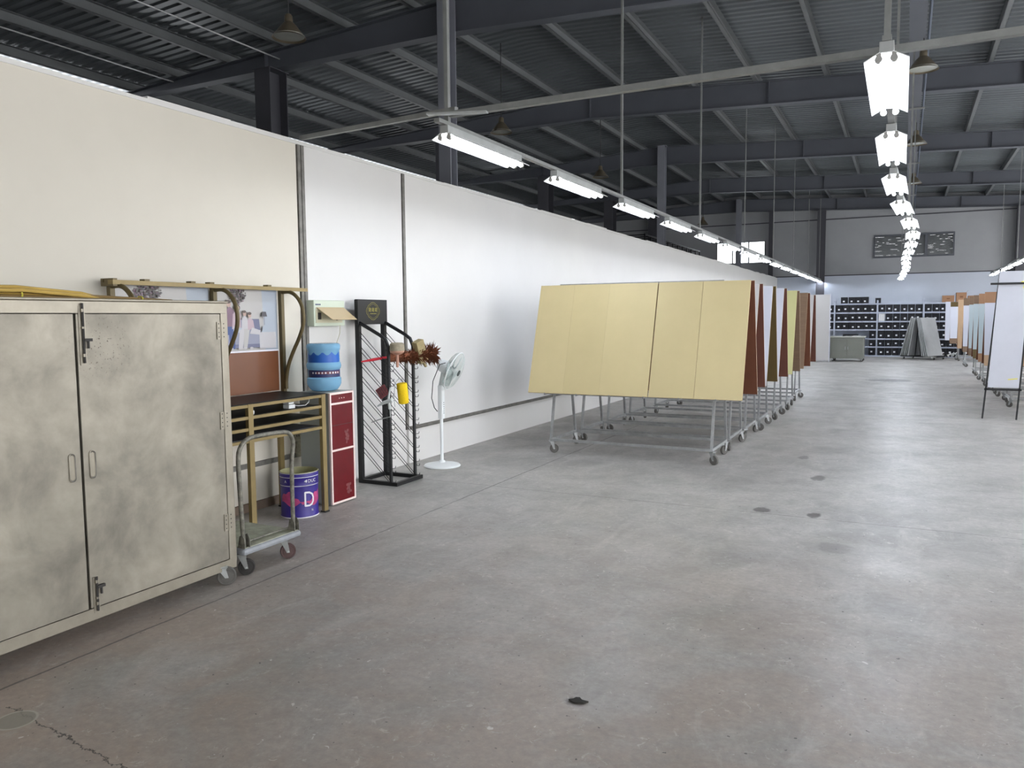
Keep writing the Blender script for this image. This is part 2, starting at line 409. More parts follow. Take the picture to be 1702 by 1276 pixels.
# far wall with a louvred opening and a clear window
fw = MB()
def wall_holes(mb, x0, x1, z0, z1, holes, y0, y1):
    xs = sorted({x0, x1, *[h[0] for h in holes], *[h[1] for h in holes]})
    for a, b in zip(xs, xs[1:]):
        hh = [h for h in holes if h[0] <= a and h[1] >= b]
        z = z0
        for h in sorted(hh, key=lambda q: q[2]):
            mb.box(a, b, y0, y1, z, h[2]); z = h[3]
        mb.box(a, b, y0, y1, z, z1)
fw.m('far_wall_low').box(XL, XR, YF, YF + .24, 0, 3.12)
fw.m('far_wall')
wall_holes(fw, XL, XR, 3.12, 6.6, [(-7.2, -5.2, 3.71, 4.62), (-1.18, 1.55, 3.74, 4.6)], YF, YF + .24)
struct('wall_far', fw)
# right wall and rear wall: daylight enters by their big doors and windows (all outside the picture)
rw = MB(); rw.m('white_wall')
def wall_holes_y(mb, y0, y1, z0, z1, holes, x0, x1):
    ys = sorted({y0, y1, *[h[0] for h in holes], *[h[1] for h in holes]})
    for a, b in zip(ys, ys[1:]):
        hh = [h for h in holes if h[0] <= a and h[1] >= b]
        z = z0
        for h in sorted(hh, key=lambda q: q[2]):
            if h[2] > z: mb.box(x0, x1, a, b, z, h[2])
            z = h[3]
        mb.box(x0, x1, a, b, z, z1)
wall_holes_y(rw, YB, YF, 0, 6.4, [(-4.5, -1.0, 0.9, 3.6), (1.0, 6.8, 0.0, 4.2), (8.5, 13.5, 0.8, 4.2), (15.0, 19.5, 0.0, 4.2), (21.0, 25.5, 0.8, 4.2), (27.0, 31.5, 0.8, 4.2)], XR, XR + .24)
struct('wall_right', rw)
bw = MB(); bw.m('white_wall')
wall_holes(bw, XL, XR, 0, 6.6, [(-2.0, 1.5, 0.0, 3.0), (3, 5.5, 1.0, 3.0)], YB - .24, YB)
struct('wall_back', bw)
lw = MB(); lw.m('far_wall')
wall_holes_y(lw, YB, YF, 0, 5.85, [(11.2, 12.8, 2.0, 3.8), (20, 22, 2.0, 3.6)], XL - .24, XL)
struct('wall_outer_left', lw)

# roof: corrugated sheet, two slopes from the ridge at X = -6.2
def roof_top(x): return 6.30 - 0.057 * abs(x + 6.2)
def beam_bot(x): return 5.82 - (0.045 * (x + 6.2) if x > -6.2 else 0.004 * (-6.2 - x))
rf = MB(); rf.m('purlin')
bmr = rf.bm
pitch = 0.19
n = int((YF + .3 - YB) / pitch)
prof = [(0, 0), (0.075, 0), (0.10, 0.028), (0.165, 0.028), (0.19, 0)]
xs_r = [XL - .6, -6.2, XR + .5]
for seg in (0, 1):
    prev = None
    for i in range(n + 1):
        for (dy, dz) in prof[:-1]:
            y = YB - .3 + i * pitch + dy
            row = [bmr.verts.new((x, y, roof_top(x) + .17 + dz)) for x in xs_r[seg:seg + 2]]
            if prev: rf._f([prev[0], prev[1], row[1], row[0]])
            prev = row
ceil = struct('ceiling', rf, 'purlin')
sd = ceil.modifiers.new('thickness', 'SOLIDIFY'); sd.thickness = 0.004; sd.offset = 1
ceil.data.materials.clear()
M['roof'] = mat('corrugated_roof_sheet', (100, 105, 108), 0.45, 0.25, var=0.15, scale=0.8, stretch=(0.3, 1.2, 1))
ceil.data.materials.append(M['roof'])

# ------------------------------------------------------------------ steelwork
FR = [10.5, 16.25, 22.0, 27.8, 33.35]
def steel_beam(y, label):
    mb = MB(); mb.m('beam')
    xs = [XL, -9.9, -6.2, -2.5, 1.7, XR]
    for a, b in zip(xs, xs[1:]):
        for (hw, off0, off1) in ((0.1, 0, 0.014), ):
            pass
        A0, A1, B0, B1 = beam_bot(a), roof_top(a), beam_bot(b), roof_top(b)
        if A1 - A0 < .1: A0 = A1 - .1
        mb.hexa([(a, y - .006, A0), (b, y - .006, B0), (b, y + .006, B0), (a, y + .006, A0), (a, y - .006, A1), (b, y - .006, B1), (b, y + .006, B1), (a, y + .006, A1)])
        for (za, zb, zc, zd) in ((A0 - .014, B0 - .014, A0, B0), (A1 - .014, B1 - .014, A1, B1)):
            mb.hexa([(a, y - .1, za), (b, y - .1, zb), (b, y + .1, zb), (a, y + .1, za), (a, y - .1, zc), (b, y - .1, zd), (b, y + .1, zd), (a, y + .1, zc)])
    for x in (-9.9, -6.2, -2.5, 1.7):
        mb.box(x - .006, x + .006, y - .09, y + .09, beam_bot(x), roof_top(x) - .01)
    o = mb.build('steel_beam'); o.location = (0, 0, 0)
    return tag(o, label, 'beam', 'roof beams spanning the hall')
for i, y in enumerate(FR):
    steel_beam(y, ['nearest grey steel I-beam spanning the hall above the left wall top', 'second roof I-beam from the camera, crossing above the left lamp row',
                   'third roof I-beam from the camera spanning the hall', 'fourth roof I-beam from the camera, next to last before the far wall',
                   'farthest roof I-beam running along the top of the far wall'][i])
def h_column(x, y, ztop, w, d, name_label, key, group):
    t = MB(); t.m(key)
    tf = .016
    t.box(x - w / 2, x + w / 2, y - d / 2, y - d / 2 + tf, 0.012, ztop)
    t.box(x - w / 2, x + w / 2, y + d / 2 - tf, y + d / 2, 0.012, ztop)
    t.box(x - .008, x + .008, y - d / 2 + tf, y + d / 2 - tf, 0.012, ztop)
    t.box(x - w / 2 - .06, x + w / 2 + .06, y - d / 2 - .06, y + d / 2 + .06, 0, 0.012)
    t.box(x - w / 2 - .03, x + w / 2 + .03, y - d / 2 - .02, y + d / 2 + .02, ztop - .012, ztop)
    return tag(t.build('steel_column'), name_label, 'column', group)
for i, y in enumerate(FR):
    h_column(-9.85, y, beam_bot(-9.85) - .016, .34, .42, ['nearest dark steel column rising behind the left wall top', 'second dark steel column behind the left wall, beside the pale post',
             'third dark steel column behind the left wall top', 'fourth dark steel column behind the left wall top', 'last dark steel column behind the left wall, by the far wall'][i], 'dark_column', 'dark columns behind the left wall')
for i, k in enumerate((0, 2, 4)):
    h_column(-6.2, FR[k] - .22, roof_top(-6.2) - .02, .2, .2, ['tall pale grey steel post behind the nearest lit fluorescent fitting', 'slim grey steel post rising behind the wall near mid hall',
             'slim grey steel post crossing the bright far window'][i], 'column', 'slim ridge posts')
# columns against the far wall
for x, w, lab in ((-3.05, .3, 'dark steel column standing against the far wall, left of the louvred window'), (3.62, .36, 'dark steel column against the far wall, right of the louvred window'),
                  (-4.95, .16, 'narrow steel post against the far wall right of the bright window')):
    h_column(x, YF - .35 if w > .2 else YF - .3, beam_bot(x) - .016, w, .2, lab, 'dark_column', None)
# purlins
pxs = [-13.3, -12.05, -10.8, -9.5, -8.2, -6.9, -5.4, -4.05, -2.78, -1.5, 1.15, 2.45, 3.75, 5.05]
for i, x in enumerate(pxs):
    mb = MB(); mb.m('purlin'); z = roof_top(x)
    mb.box(x - .004, x + .004, YB, YF, z, z + .165)
    mb.box(x, x + .07, YB, YF, z, z + .006).box(x, x + .07, YB, YF, z + .16, z + .166)
    mb.box(x + .066, x + .07, YB, YF, z, z + .02)
    tag(mb.build('roof_purlin'), '%s purlin from the left, running lengthwise under the corrugated roof' % ORD[i], 'purlin', 'roof purlins')
# box gutter running lengthwise over the centre lamp row
gx = 0.03
mb = MB(); mb.m('beam').box(gx - .1, gx + .1, YB, YF, 5.28, 5.40)
g = mb.build('overhead_channel'); tag(g, 'blue grey steel channel running lengthwise above the centre lamp row', 'channel')
M['conduit'] = mat('conduit_dark_blue', (70, 80, 96), 0.4)
o = MB().m('conduit').tube([(gx + .14, YB, 5.32), (gx + .14, YF, 5.32)], .018, 8).build('conduit', parent=g, smooth=True)
for y in FR[:-1] + [4.7]:
    MB().m('galv_dull').bar((gx - .11, y, 5.26), (gx + .17, y, 5.26), .03, .03).build('bracket', parent=g)
    MB().m('galv_dull').bar((gx, y, 5.40), (gx, y, 5.56 if y > 5 else 6.2), .02).build('hanger', parent=g)
# thin conduits under the near purlins, left
for k, (x, z) in enumerate(((-12.05, 6.0), (-9.5, 6.02))):
    tag(MB().m('galv').tube([(x - .05, YB, z - .1), (x - .05, 10.4, z - .1)], .012, 8).build('conduit_pipe', smooth=True),
        'thin pale conduit pipe under the ' + ('leftmost roof purlins' if k == 0 else 'dark roof near the bell lamp'), 'pipe')

# ------------------------------------------------------------------ walls' trim
struct('trim_1', MB().m('joint_steel').box(WX - .03, WX + .012, 5.31, 5.345, 0.40, 3.05).box(WX - .03, WX + .012, 5.355, 5.39, 0.40, 3.05).box(WX - .03, WX + .004, 5.345, 5.355, .4, 3.05))
struct('trim_2', MB().m('joint_steel').box(WX - .03, WX + .012, 6.88, 6.92, 0.37, 3.05))
struct('trim_3', MB().m('joint_steel').box(WX - .01, WX + .018, 6.95, YF, 0.365, 0.40).box(WX, WX + .03, 6.95, YF, .365, .371))
struct('trim_4', MB().m('joint_steel').box(WX - .01, WX + .018, YB, 5.30, 0.355, 0.395))
struct('baseboard_left', MB().m('skirt').box(WX, WX + .02, 0.5, 5.6, 0.0, 0.07))
cap = MB(); cap.m('white_wall')
yy = YB
while yy < YF - .3:
    l = random.uniform(.5, 1.3); y2 = min(yy + l, YF)
    cap.box(WX - .21, WX + .008, yy, y2, 3.05, 3.085 + random.uniform(-.012, .012)); yy = y2
struct('trim_5', cap)
struct('trim_6', MB().m('dark_column').box(XL, XR, YF - .02, YF, 5.30, 5.34).box(XL, XR, YF - .015, YF, 3.10, 3.14))

# windows of the far wall
w = tag(MB().m('galv_dull').build('window_1'), kind='structure') if False else None
wf = MB(); wf.m('beam')
for (x0, x1) in ((-1.18, 0.62), (0.62, 1.55)):
    wf.box(x0, x1, YF - .04, YF + .09, 3.73, 3.79).box(x0, x1, YF - .04, YF + .09, 4.55, 4.61).box(x0, x0 + .05, YF - .04, YF + .09, 3.79, 4.55).box(x1 - .05, x1, YF - .04, YF + .09, 3.79, 4.55)
win1 = struct('window_1', wf)
sl = MB(); sl.m('purlin')
for (x0, x1) in ((-1.135, 0.575), (0.665, 1.505)):
    for k in range(15):
        z = 3.765 + k * .0535
        xx = x0
        while xx < x1:
            xe = min(x1, xx + random.uniform(.05, .2))
            gap = .013 if random.random() < .2 else 0.0
            sl.hexa([(xx, YF + .01, z + gap), (xe, YF + .01, z + gap), (xe, YF + .014, z + gap), (xx, YF + .014, z + gap),
                     (xx, YF + .05, z + .068), (xe, YF + .05, z + .068), (xe, YF + .054, z + .068), (xx, YF + .054, z + .068)])
            xx = xe
sl.build('louvre', parent=win1)
wf = MB(); wf.m('galv_dull')
wf.box(-7.2, -5.2, YF, YF + .05, 3.71, 3.75).box(-7.2, -5.2, YF, YF + .05, 4.58, 4.62)
for x in (-7.2, -6.55, -5.9, -5.25): wf.box(x, x + .05, YF, YF + .05, 3.75, 4.58)
win2 = struct('window_2', wf)
M['glass'] = mat('clear_glass', (235, 240, 245), 0.02, trans=1.0, ior=1.02)
MB().m('glass').box(-7.15, -5.25, YF + .02, YF + .026, 3.75, 4.58).build('pane', parent=win2)

# ------------------------------------------------------------------ lighting: three rows of twin tube battens on cable trays
def make_batten():
    t = thing('fluorescent_light', 'x', 'ceiling light')
    b = MB(); b.m('galv')
    b.box(-.035, .035, 0, 1.22, .03, .085)
    b.build('housing', parent=t, bevel=.003)
    r = MB(); r.m('reflector')
    for s in (-1, 1):
        r.hexa([(s * .03, 0.0, .03), (s * .105, 0.0, -.012), (s * .105, 1.22, -.012), (s * .03, 1.22, .03), (s * .03, 0.0, .034), (s * .107, 0.0, -.008), (s * .107, 1.22, -.008), (s * .03, 1.22, .034)])
    r.box(-.03, .03, 0.0, 1.22, .026, .03)
    r.build('reflector', parent=t)
    for s in (-1, 1):
        MB().m('tube').tube([(s * .036, .03, -.002), (s * .036, 1.19, -.002)], .0135, 10).build('tube', parent=t, smooth=True)
        for y in (.012, 1.208):
            h = MB(); h.m('tube_cap').tube([(s * .036, y - .012, -.002), (s * .036, y + .014, -.002)], .019, 10).box(s * .036 - .012, s * .036 + .012, y - .008, y + .008, -.002, .03)
            h.build('lamp_holder', parent=t)
    return t
proto = make_batten()
used = False
rows = {
    'left': dict(x0=-3.03, x1=-3.03, y0=4.97, p=1.985, n=15, grp='left row of fluorescent lights'),
    'centre': dict(x0=-0.12, x1=-0.12, y0=4.55, p=1.93, n=15, grp='centre row of fluorescent lights'),
    'right': dict(x0=2.56, x1=2.56, y0=4.6, p=1.95, n=14, grp='right row of fluorescent lights'),
}
LZ = 2.86
CX = [-.128, -.135, -.143, -.1, .0, .07, .06, .03, -.02, -.03, -.02, -.03, -.10, -.12, -.2]
for key, R in rows.items():
    for i in range(R['n']):
        if key == 'right' and i < 7: lab = None
        ex = CX[i] if key == 'centre' else R['x0']
        lab = ('%s twin-tube fluorescent light from the near end of the %s overhead row' % ({0: 'nearest'}.get(i, ORD[i]), key)).replace('nearest twin-tube fluorescent light from the near end', 'nearest twin-tube fluorescent light')
        o = proto if not used else copy_tree(proto)
        used = True
        o['label'] = lab; o['group'] = R['grp']
        o.location = (ex, R['y0'] + i * R['p'], LZ)
        if key == 'centre':
            nx = CX[min(i + 1, 14)]
            o.rotation_euler = (0, 0, -math.atan2(nx - ex, R['p']))
    # tray
    y1 = R['y0'] + (R['n'] - 1) * R['p'] + 1.3
    tr = MB(); tr.m('galv_dull')
    if key == 'centre':
        pts = [(CX[i], R['y0'] + i * R['p']) for i in range(R['n'])] + [(CX[-1], y1)]
    else: pts = [(R['x0'], R['y0'] - .1), (R['x0'], y1)]
    for (xa, ya), (xb, yb) in zip(pts, pts[1:]): tr.bar((xa, ya, LZ + .10), (xb, yb, LZ + .10), .045, .028)
    tag(tr.build('cable_tray'), 'galvanised steel tray carrying the %s row of fluorescent lights' % key, 'cable tray')
    # hangers
    ys = [R['y0'] + .05 + k * 3.93 for k in range(8)]
    for k, y in enumerate(ys):
        if y > y1: continue
        x = R['x0'] if key != 'centre' else CX[min(14, max(0, round((y - R['y0']) / R['p'])))]
        w_ = .032 if k == 0 else (.024 if k < 3 else .018)
        hb = MB(); hb.m('galv_dull').bar((x, y, LZ + .115), (x, y, 5.275 if (key == 'centre' and abs(x - gx) < .13) else roof_top(x) + .17), w_)
        tag(hb.build('hanger_rod'), '%s grey hanger rod dropping from the roof to the %s lamp tray' % ({0: 'nearest'}.get(k, ORD[k] + ' nearest'), key), 'hanger rod', 'hanger rods of the %s lamp row' % key)
# transverse pipe carrying the trays
pp = MB(); pp.m('galv_dull').bar((WX + .01, 5.36, 3.11), (-2.9, 4.93, 3.03), .035, .035).bar((-2.95, 4.93, 3.0), (XR, 4.86, 3.0), .045, .04)
tag(pp.build('cross_bar'), 'long grey steel bar crossing the hall above the first lamps', 'steel bar')
tp = MB(); tp.m('galv').bar((-3.06, 4.80, LZ + .125), (-2.62, 4.87, 2.965), .05, .012)
tag(tp.build('brace_strip'), 'short slanting steel strip joining the left lamp tray to the cross bar', 'steel strip')
# bell lamps
def make_bell(stem=1.55):
    t = thing('bell_lamp', 'x', 'pendant lamp')
    b = MB(); b.m('bell').lathe([(.03, .26), (.045, .24), (.05, .17), (.09, .13), (.15, .05), (.19, 0), (.2, -.01), (.185, .005), (.14, .055), (.08, .13), (.04, .17)], n=26, cap=False)
    b.build('shade', parent=t, smooth=True)
    MB().m('bell_in').lathe([(0.001, .008), (.06, .004), (.12, .006), (.18, .01), (.182, .014), (.001, .03)], n=26, cap=False).build('lens', parent=t, smooth=True)
    MB().m('wire_dark').tube([(0, 0, .25), (0, 0, stem)], .008, 6).build('stem', parent=t)
    return t
bp0 = make_bell(); first = True
for (x, y, z, lab) in ((-6.6, 7.36, 4.87, 'large metal bell lamp hanging nearest, above the left wall top'), (-6.6, 12.8, 4.88, 'metal bell lamp hanging above the first lit left fitting'),
                       (-6.6, 17.93, 4.88, 'small metal bell lamp hanging above the second left fitting'), (-6.62, 28.6, 4.85, 'tiny dark bell lamp hanging before the far wall, above the left lamps'),
                       (0.11, 12.3, 4.87, 'metal bell lamp right of the nearest centre fluorescent light'), (0.08, 17.5, 4.87, 'metal bell lamp right of the second centre fluorescent light'),
                       (0.08, 22.65, 4.87, 'metal bell lamp right of the third centre fluorescent light')):
    if x > 0: o = make_bell(.41)
    else:
        o = bp0 if first else copy_tree(bp0); first = False
    o.location = (x, y, z); o['label'] = lab; o['group'] = 'bell lamps under the roof'
    # stem reaches the roof
    o.scale = (1, 1, 1)
# second-hall shelving seen over the wall top
rk = thing('storage_racking', 'black open storage racking whose top shows over the left wall', 'racking', (-6.9, 22.5, 0))
for k in range(12):
    yk = k * .62
    MB().m('black').bar((0, yk, 0), (0, yk, 3.98), .035).build('post', parent=rk)
r_ = MB(); r_.m('black')
for z in (.6, 1.8, 3.2, 3.6, 3.95): r_.bar((0, -.02, z), (0, 6.84, z), .04)
r_.build('rail', parent=rk)
for k in range(12):
    MB().m('black').bar((-.8, k * .62, 0), (-.8, k * .62, 3.98), .035).bar((-.8, k * .62, 3.95), (0, k * .62, 3.95), .03).build('rear_post', parent=rk)

# ------------------------------------------------------------------ castor helper
def castor(parent, x, y, z, r=.05, yaw=0.0, wkey='rubber', fork='galv', name='castor', wth=.026):
    """z = height of the mounting plate"""
    f = MB(); f.m(fork)
    R = Matrix.Rotation(yaw, 4, 'Z')
    off = .028
    f.box(-.035, .035, -.03, .03, -.006, 0, R)
    f.lathe([(.02, -.02), (.02, -.006)], n=12, mtx=R)
    for s in (-1, 1):
        yy = s * (wth / 2 + .006)
        ps = [(-.02, -.012), (.024, -.012), (off + .010, -(z - r) - .008), (off - .010, -(z - r) - .008)]
        f.prism(ps, lambda u, v, w, yy=yy, s=s: R @ Vector((u, yy + s * w, v)), .003)
    f.box(-.02, .03, -(wth / 2 + .009), (wth / 2 + .009), -.016, -.010, R)
    o = f.build(name, parent=parent, loc=(x, y, z))
    wm = MB(); wm.m(wkey)
    A = R @ Matrix.Translation((off, 0, -(z - r))) @ Matrix.Rotation(math.pi / 2, 4, 'X')
    wm.lathe([(.008, -wth / 2), (r * .62, -wth / 2), (r * .66, -wth / 2 + .003), (r * .8, -wth / 2 + .003), (r * .84, -wth / 2), (r * .94, -wth / 2), (r, -wth / 2 + .005), (r, wth / 2 - .005), (r * .94, wth / 2), (r * .84, wth / 2), (r * .8, wth / 2 - .003), (r * .66, wth / 2 - .003), (r * .62, wth / 2), (.008, wth / 2)], n=22, mtx=A)
    wm.m('galv').lathe([(.007, -wth / 2 - .01), (.007, wth / 2 + .01)], n=8, mtx=A)
    wm.build('wheel', parent=o, smooth=True)
    return o

# ------------------------------------------------------------------ stainless cabinet on castors
cx0 = -3.52; cy0, cy1 = 1.47, 3.335; cz0, cz1 = .115, 1.648
cab = thing('steel_cabinet', 'large stainless steel two-door cabinet on castors against the left wall', 'cabinet', (cx0, 2.4, 0))
def cabl(y): return y - 2.4
b = MB(); b.m('stainless_frame')
D = .55
b.box(-D, -.004, cabl(cy0), cabl(cy1), cz1 - .012, cz1)              # top
b.box(-D, -.004, cabl(cy0), cabl(cy1), cz0, cz0 + .012)
b.box(-D, -.03, cabl(cy1) - .012, cabl(cy1), cz0, cz1).box(-D, -.03, cabl(cy0), cabl(cy0) + .012, cz0, cz1)
b.box(-D, -D + .01, cabl(cy0), cabl(cy1), cz0, cz1)
b.build('body', parent=cab)
fr = MB(); fr.m('stainless_frame')
fr.box(-.03, 0, cabl(cy0), cabl(cy1), cz1 - .058, cz1).box(-.03, 0, cabl(cy0), cabl(cy1), cz0 - .03, cz0 + .028)
fr.box(-.03, 0, cabl(cy1) - .05, cabl(cy1), cz0 + .028, cz1 - .058).box(-.03, 0, cabl(cy0), cabl(cy0) + .05, cz0 + .028, cz1 - .058)
fr.build('front_frame', parent=cab, bevel=.003)
MB().m('stainless_frame').box(-.012, .012, cabl(cy0), cabl(cy1), cz1, cz1 + .012).build('top_lip', parent=cab, bevel=.004)
seam = 2.40
for k, (ya, yb) in enumerate(((cy0 + .054, seam - .009), (seam + .004, cy1 - .054))):
    d = MB(); d.m('stainless').box(-.022, -.002, cabl(ya), cabl(yb), cz0 + .032, cz1 - .062)
    dr = d.build('door', parent=cab, bevel=.002)
    hy = cabl(seam - .055) if k == 0 else cabl(seam + .05)
    # recessed oval pull
    h = MB(); h.m('stainless_frame')
    pts = []
    for j in range(24):
        a = 2 * math.pi * j / 24
        pts.append((math.cos(a) * .018, math.sin(a) * .018 + (.052 if math.sin(a) > 0 else -.052)))
    ring_in = [(u * .68, v * .9) for u, v in pts]
    vo = [h.bm.verts.new((.0035, hy + u, .855 + v)) for u, v in pts]; vi = [h.bm.verts.new((.0045, hy + u * .86, .855 + v * .97)) for u, v in pts]
    vm = [h.bm.verts.new((.001, hy + u, .855 + v)) for u, v in ring_in]; vb = [h.bm.verts.new((-.0015, hy + u * .8, .855 + v * .95)) for u, v in ring_in]
    v0 = [h.bm.verts.new((-.002, hy + u, .855 + v)) for u, v in pts]
    for A_, B_ in ((v0, vo), (vo, vi), (vi, vm), (vm, vb)):
        h.m('joint_steel' if A_ is vi else 'stainless_frame')
        for j in range(24): h._f([A_[j], A_[(j + 1) % 24], B_[(j + 1) % 24], B_[j]])
    h._f(vb)
    hd = h.build('pull_handle', parent=dr, smooth=True)
    MB().m('galv').tube([(.004, hy - .003, .80), (.012, hy - .003, .815), (.012, hy - .003, .895), (.004, hy - .003, .91)], .004, 8).build('grip', parent=cab, smooth=True) if False else None
    if k == 1:
        for (z0, z1, kn) in ((1.34, 1.625, 1.46), (.12, .30, .25)):
            bt = MB(); bt.m('stainless_frame').box(-.001, .002, cabl(seam + .016), cabl(seam + .048), z0, z1)
            bt.m('dark_rubber').tube([(.009, cabl(seam + .032), z0 + .01), (.009, cabl(seam + .032), z1 + (.012 if z0 > 1 else -.0))], .0055, 8)
            bt.m('stainless_frame').box(.003, .014, cabl(seam + .024), cabl(seam + .040), z1 - .03, z1 - .015).box(.003, .014, cabl(seam + .024), cabl(seam + .040), z0 + .04, z0 + .055).box(.003, .014, cabl(seam + .024), cabl(seam + .040), z1 - .11, z1 - .10)
            bt.m('dark_rubber').box(.006, .02, cabl(seam + .03), cabl(seam + .07), kn - .006, kn + .008).box(.006, .014, cabl(seam + .05), cabl(seam + .058), kn - .04, kn)
            bt.build('barrel_bolt', parent=dr)
    ye = cy0 + .05 if k == 0 else cy1 - .052
    for zc in (1.49, .97, .37):
        hg = MB(); hg.m('stainless_frame').box(-.001, .0035, cabl(ye) - .03, cabl(ye) - .003, zc - .05, zc + .05).box(-.001, .0035, cabl(ye) + .003, cabl(ye) + .03, zc - .05, zc + .05)
        hg.m('stainless_frame').tube([(.004, cabl(ye), zc - .05), (.004, cabl(ye), zc + .05)], .005, 8)
        hg.m('dark_rubber')
        for dz in (-.035, -.01, .015, .04):
            for dy in (-.018, .018): hg.box(.003, .0045, cabl(ye) + dy - .003, cabl(ye) + dy + .003, zc + dz - .003, zc + dz + .003)
        hg.build('hinge', parent=dr)
for (x, y, yaw) in ((-.02, cy1 - .10, .83), (-.035, cy0 + .13, .4), (-D + .06, cy1 - .13, 1.2), (-D + .06, cy0 + .13, 2)):
    castor(cab, x, cabl(y), cz0 - .0, r=.054, yaw=yaw, wkey='rubber', fork='galv', wth=.03)

# bundle of yellow canes on the cabinet top
bd = thing('cane_bundle', 'bundle of yellow bamboo canes tied at two points, lying on the steel cabinet top', 'bundle', (-3.62, 1.5, 1.648))
rnd = random.Random(3)
for k in range(9):
    y0 = -.03 + rnd.uniform(0, .1); y1 = 1.55 - rnd.uniform(0, .5)
    x = -.03 + .018 * (k % 4) + rnd.uniform(-.004, .004); z = .012 + .017 * (k // 4)
    hump = .012 if k > 4 else 0
    c = MB(); c.m('bamboo' if k % 3 else 'bamboo_dark').tube([(x, y0, z), (x + rnd.uniform(-.01, .01), .70, z + .004 + hump), (x * .6, 1.02, z * .8 + .003), (x * .3, y1, .010)], .0085, 8)
    c.build('cane', parent=bd, smooth=True)
for y, r in ((.70, .036), (1.34, .022)):
    c = MB(); c.m('yellow_tape')
    pts = [(-.003 + math.cos(a) * r * .95, y, .004 + r * .6 + math.sin(a) * r * .6) for a in [2 * math.pi * j / 14 for j in range(15)]]
    c.tube(pts, .004, 6).build('tie', parent=bd)

# ------------------------------------------------------------------ tan metal desk with curved display brackets and the framed prints
dk = thing('metal_desk', 'tan metal desk with dark glass top and curved uprights behind the steel cabinet', 'desk', (-4.38, 4.1, 0))
DX, DY = -4.38, 4.1
def dl(x, y, z): return (x - DX, y - DY, z)
for (x, y) in ((-4.15, 4.88), (-4.15, 4.10), (-4.15, 3.36), (-4.6, 4.88), (-4.6, 4.10), (-4.6, 3.36)):
    q = MB(); q.m('tan').bar(dl(x, y, .012), dl(x, y, .955), .046, .03)
    q.m('black').bar(dl(x, y, 0), dl(x, y, .012), .05, .05)
    q.build('leg', parent=dk)
for z in (.942, .858, .775, .690):
    q = MB(); q.m('tan')
    q.bar(dl(-4.15, 3.36, z), dl(-4.15, 4.9, z), .024, .022).bar(dl(-4.6, 3.36, z), dl(-4.6, 4.9, z), .024, .022)
    for y in (3.36, 4.10, 4.88): q.bar(dl(-4.6, y, z), dl(-4.15, y, z), .022, .022)
    q.build('rail', parent=dk)
q = MB(); q.m('black_glass').box(-4.62 - DX, -4.135 - DX, 3.34 - DY, 4.905 - DY, .955, .962); q.build('desk_top', parent=dk)
for z, k in ((.865, 'black_glass'), (.782, 'black_glass'), (.698, 'dark_column')):
    MB().m(k).box(-4.59 - DX, -4.165 - DX, 3.38 - DY, 4.86 - DY, z, z + .006).build('shelf', parent=dk)
# uprights, brackets and top bar
PX = -4.64
def bracket(y):
    zt = 1.775
    pts = []
    prof = [(0, zt), (.09, zt + .003), (.16, zt - .03), (.215, zt - .10), (.235, zt - .19), (.225, zt - .28), (.18, zt - .38), (.12, zt - .48), (.06, zt - .60), (.032, zt - .72), (.03, zt - .80)]
    # Catmull-Rom smooth
    P = [Vector((PX - DX + a, y - DY, b)) for a, b in prof]
    out = []
    for i in range(len(P) - 1):
        p0, p1, p2, p3 = P[max(i - 1, 0)], P[i], P[i + 1], P[min(i + 2, len(P) - 1)]
        for t_ in (0, .25, .5, .75):
            out.append(.5 * ((2 * p1) + (-p0 + p2) * t_ + (2 * p0 - 5 * p1 + 4 * p2 - p3) * t_ ** 2 + (-p0 + 3 * p1 - 3 * p2 + p3) * t_ ** 3))
    out.append(P[-1])
    q = MB(); q.m('tan_dark').tube(out, .016, 10).build('curved_bracket', parent=dk, smooth=True)
for y in (3.42, 4.27, 4.98):
    q = MB(); q.m('tan_dark').bar(dl(PX, y, .69 if y > 4.9 else .955), dl(PX, y, 1.79), .035, .035).build('upright', parent=dk)
    bracket(y)
q = MB(); q.m('tan').bar(dl(-4.56, 3.36, 1.80), dl(-4.56, 5.19, 1.80), .05, .028).build('top_bar', parent=dk)
q = MB(); q.m('tan_dark').bar(dl(-4.64, 3.36, 1.81), dl(-4.64, 5.19, 1.81), .02, .02); q.bar(dl(-4.66, 3.38, 1.80), dl(-4.54, 3.38, 1.80), .03, .05).build('rear_bar', parent=dk)
for y in (3.62, 4.0, 4.17, 4.75):
    MB().m('tan_dark').box(-4.59 - DX, -4.54 - DX, y - .02 - DY, y + .02 - DY, 1.812, 1.828).build('clip', parent=dk)
# link upright lower end at right to the desk (bracket foot)
MB().m('tan_dark').bar(dl(-4.64, 4.98, .70), dl(-4.6, 4.88, .70), .02, .02).build('tie_bar', parent=dk)

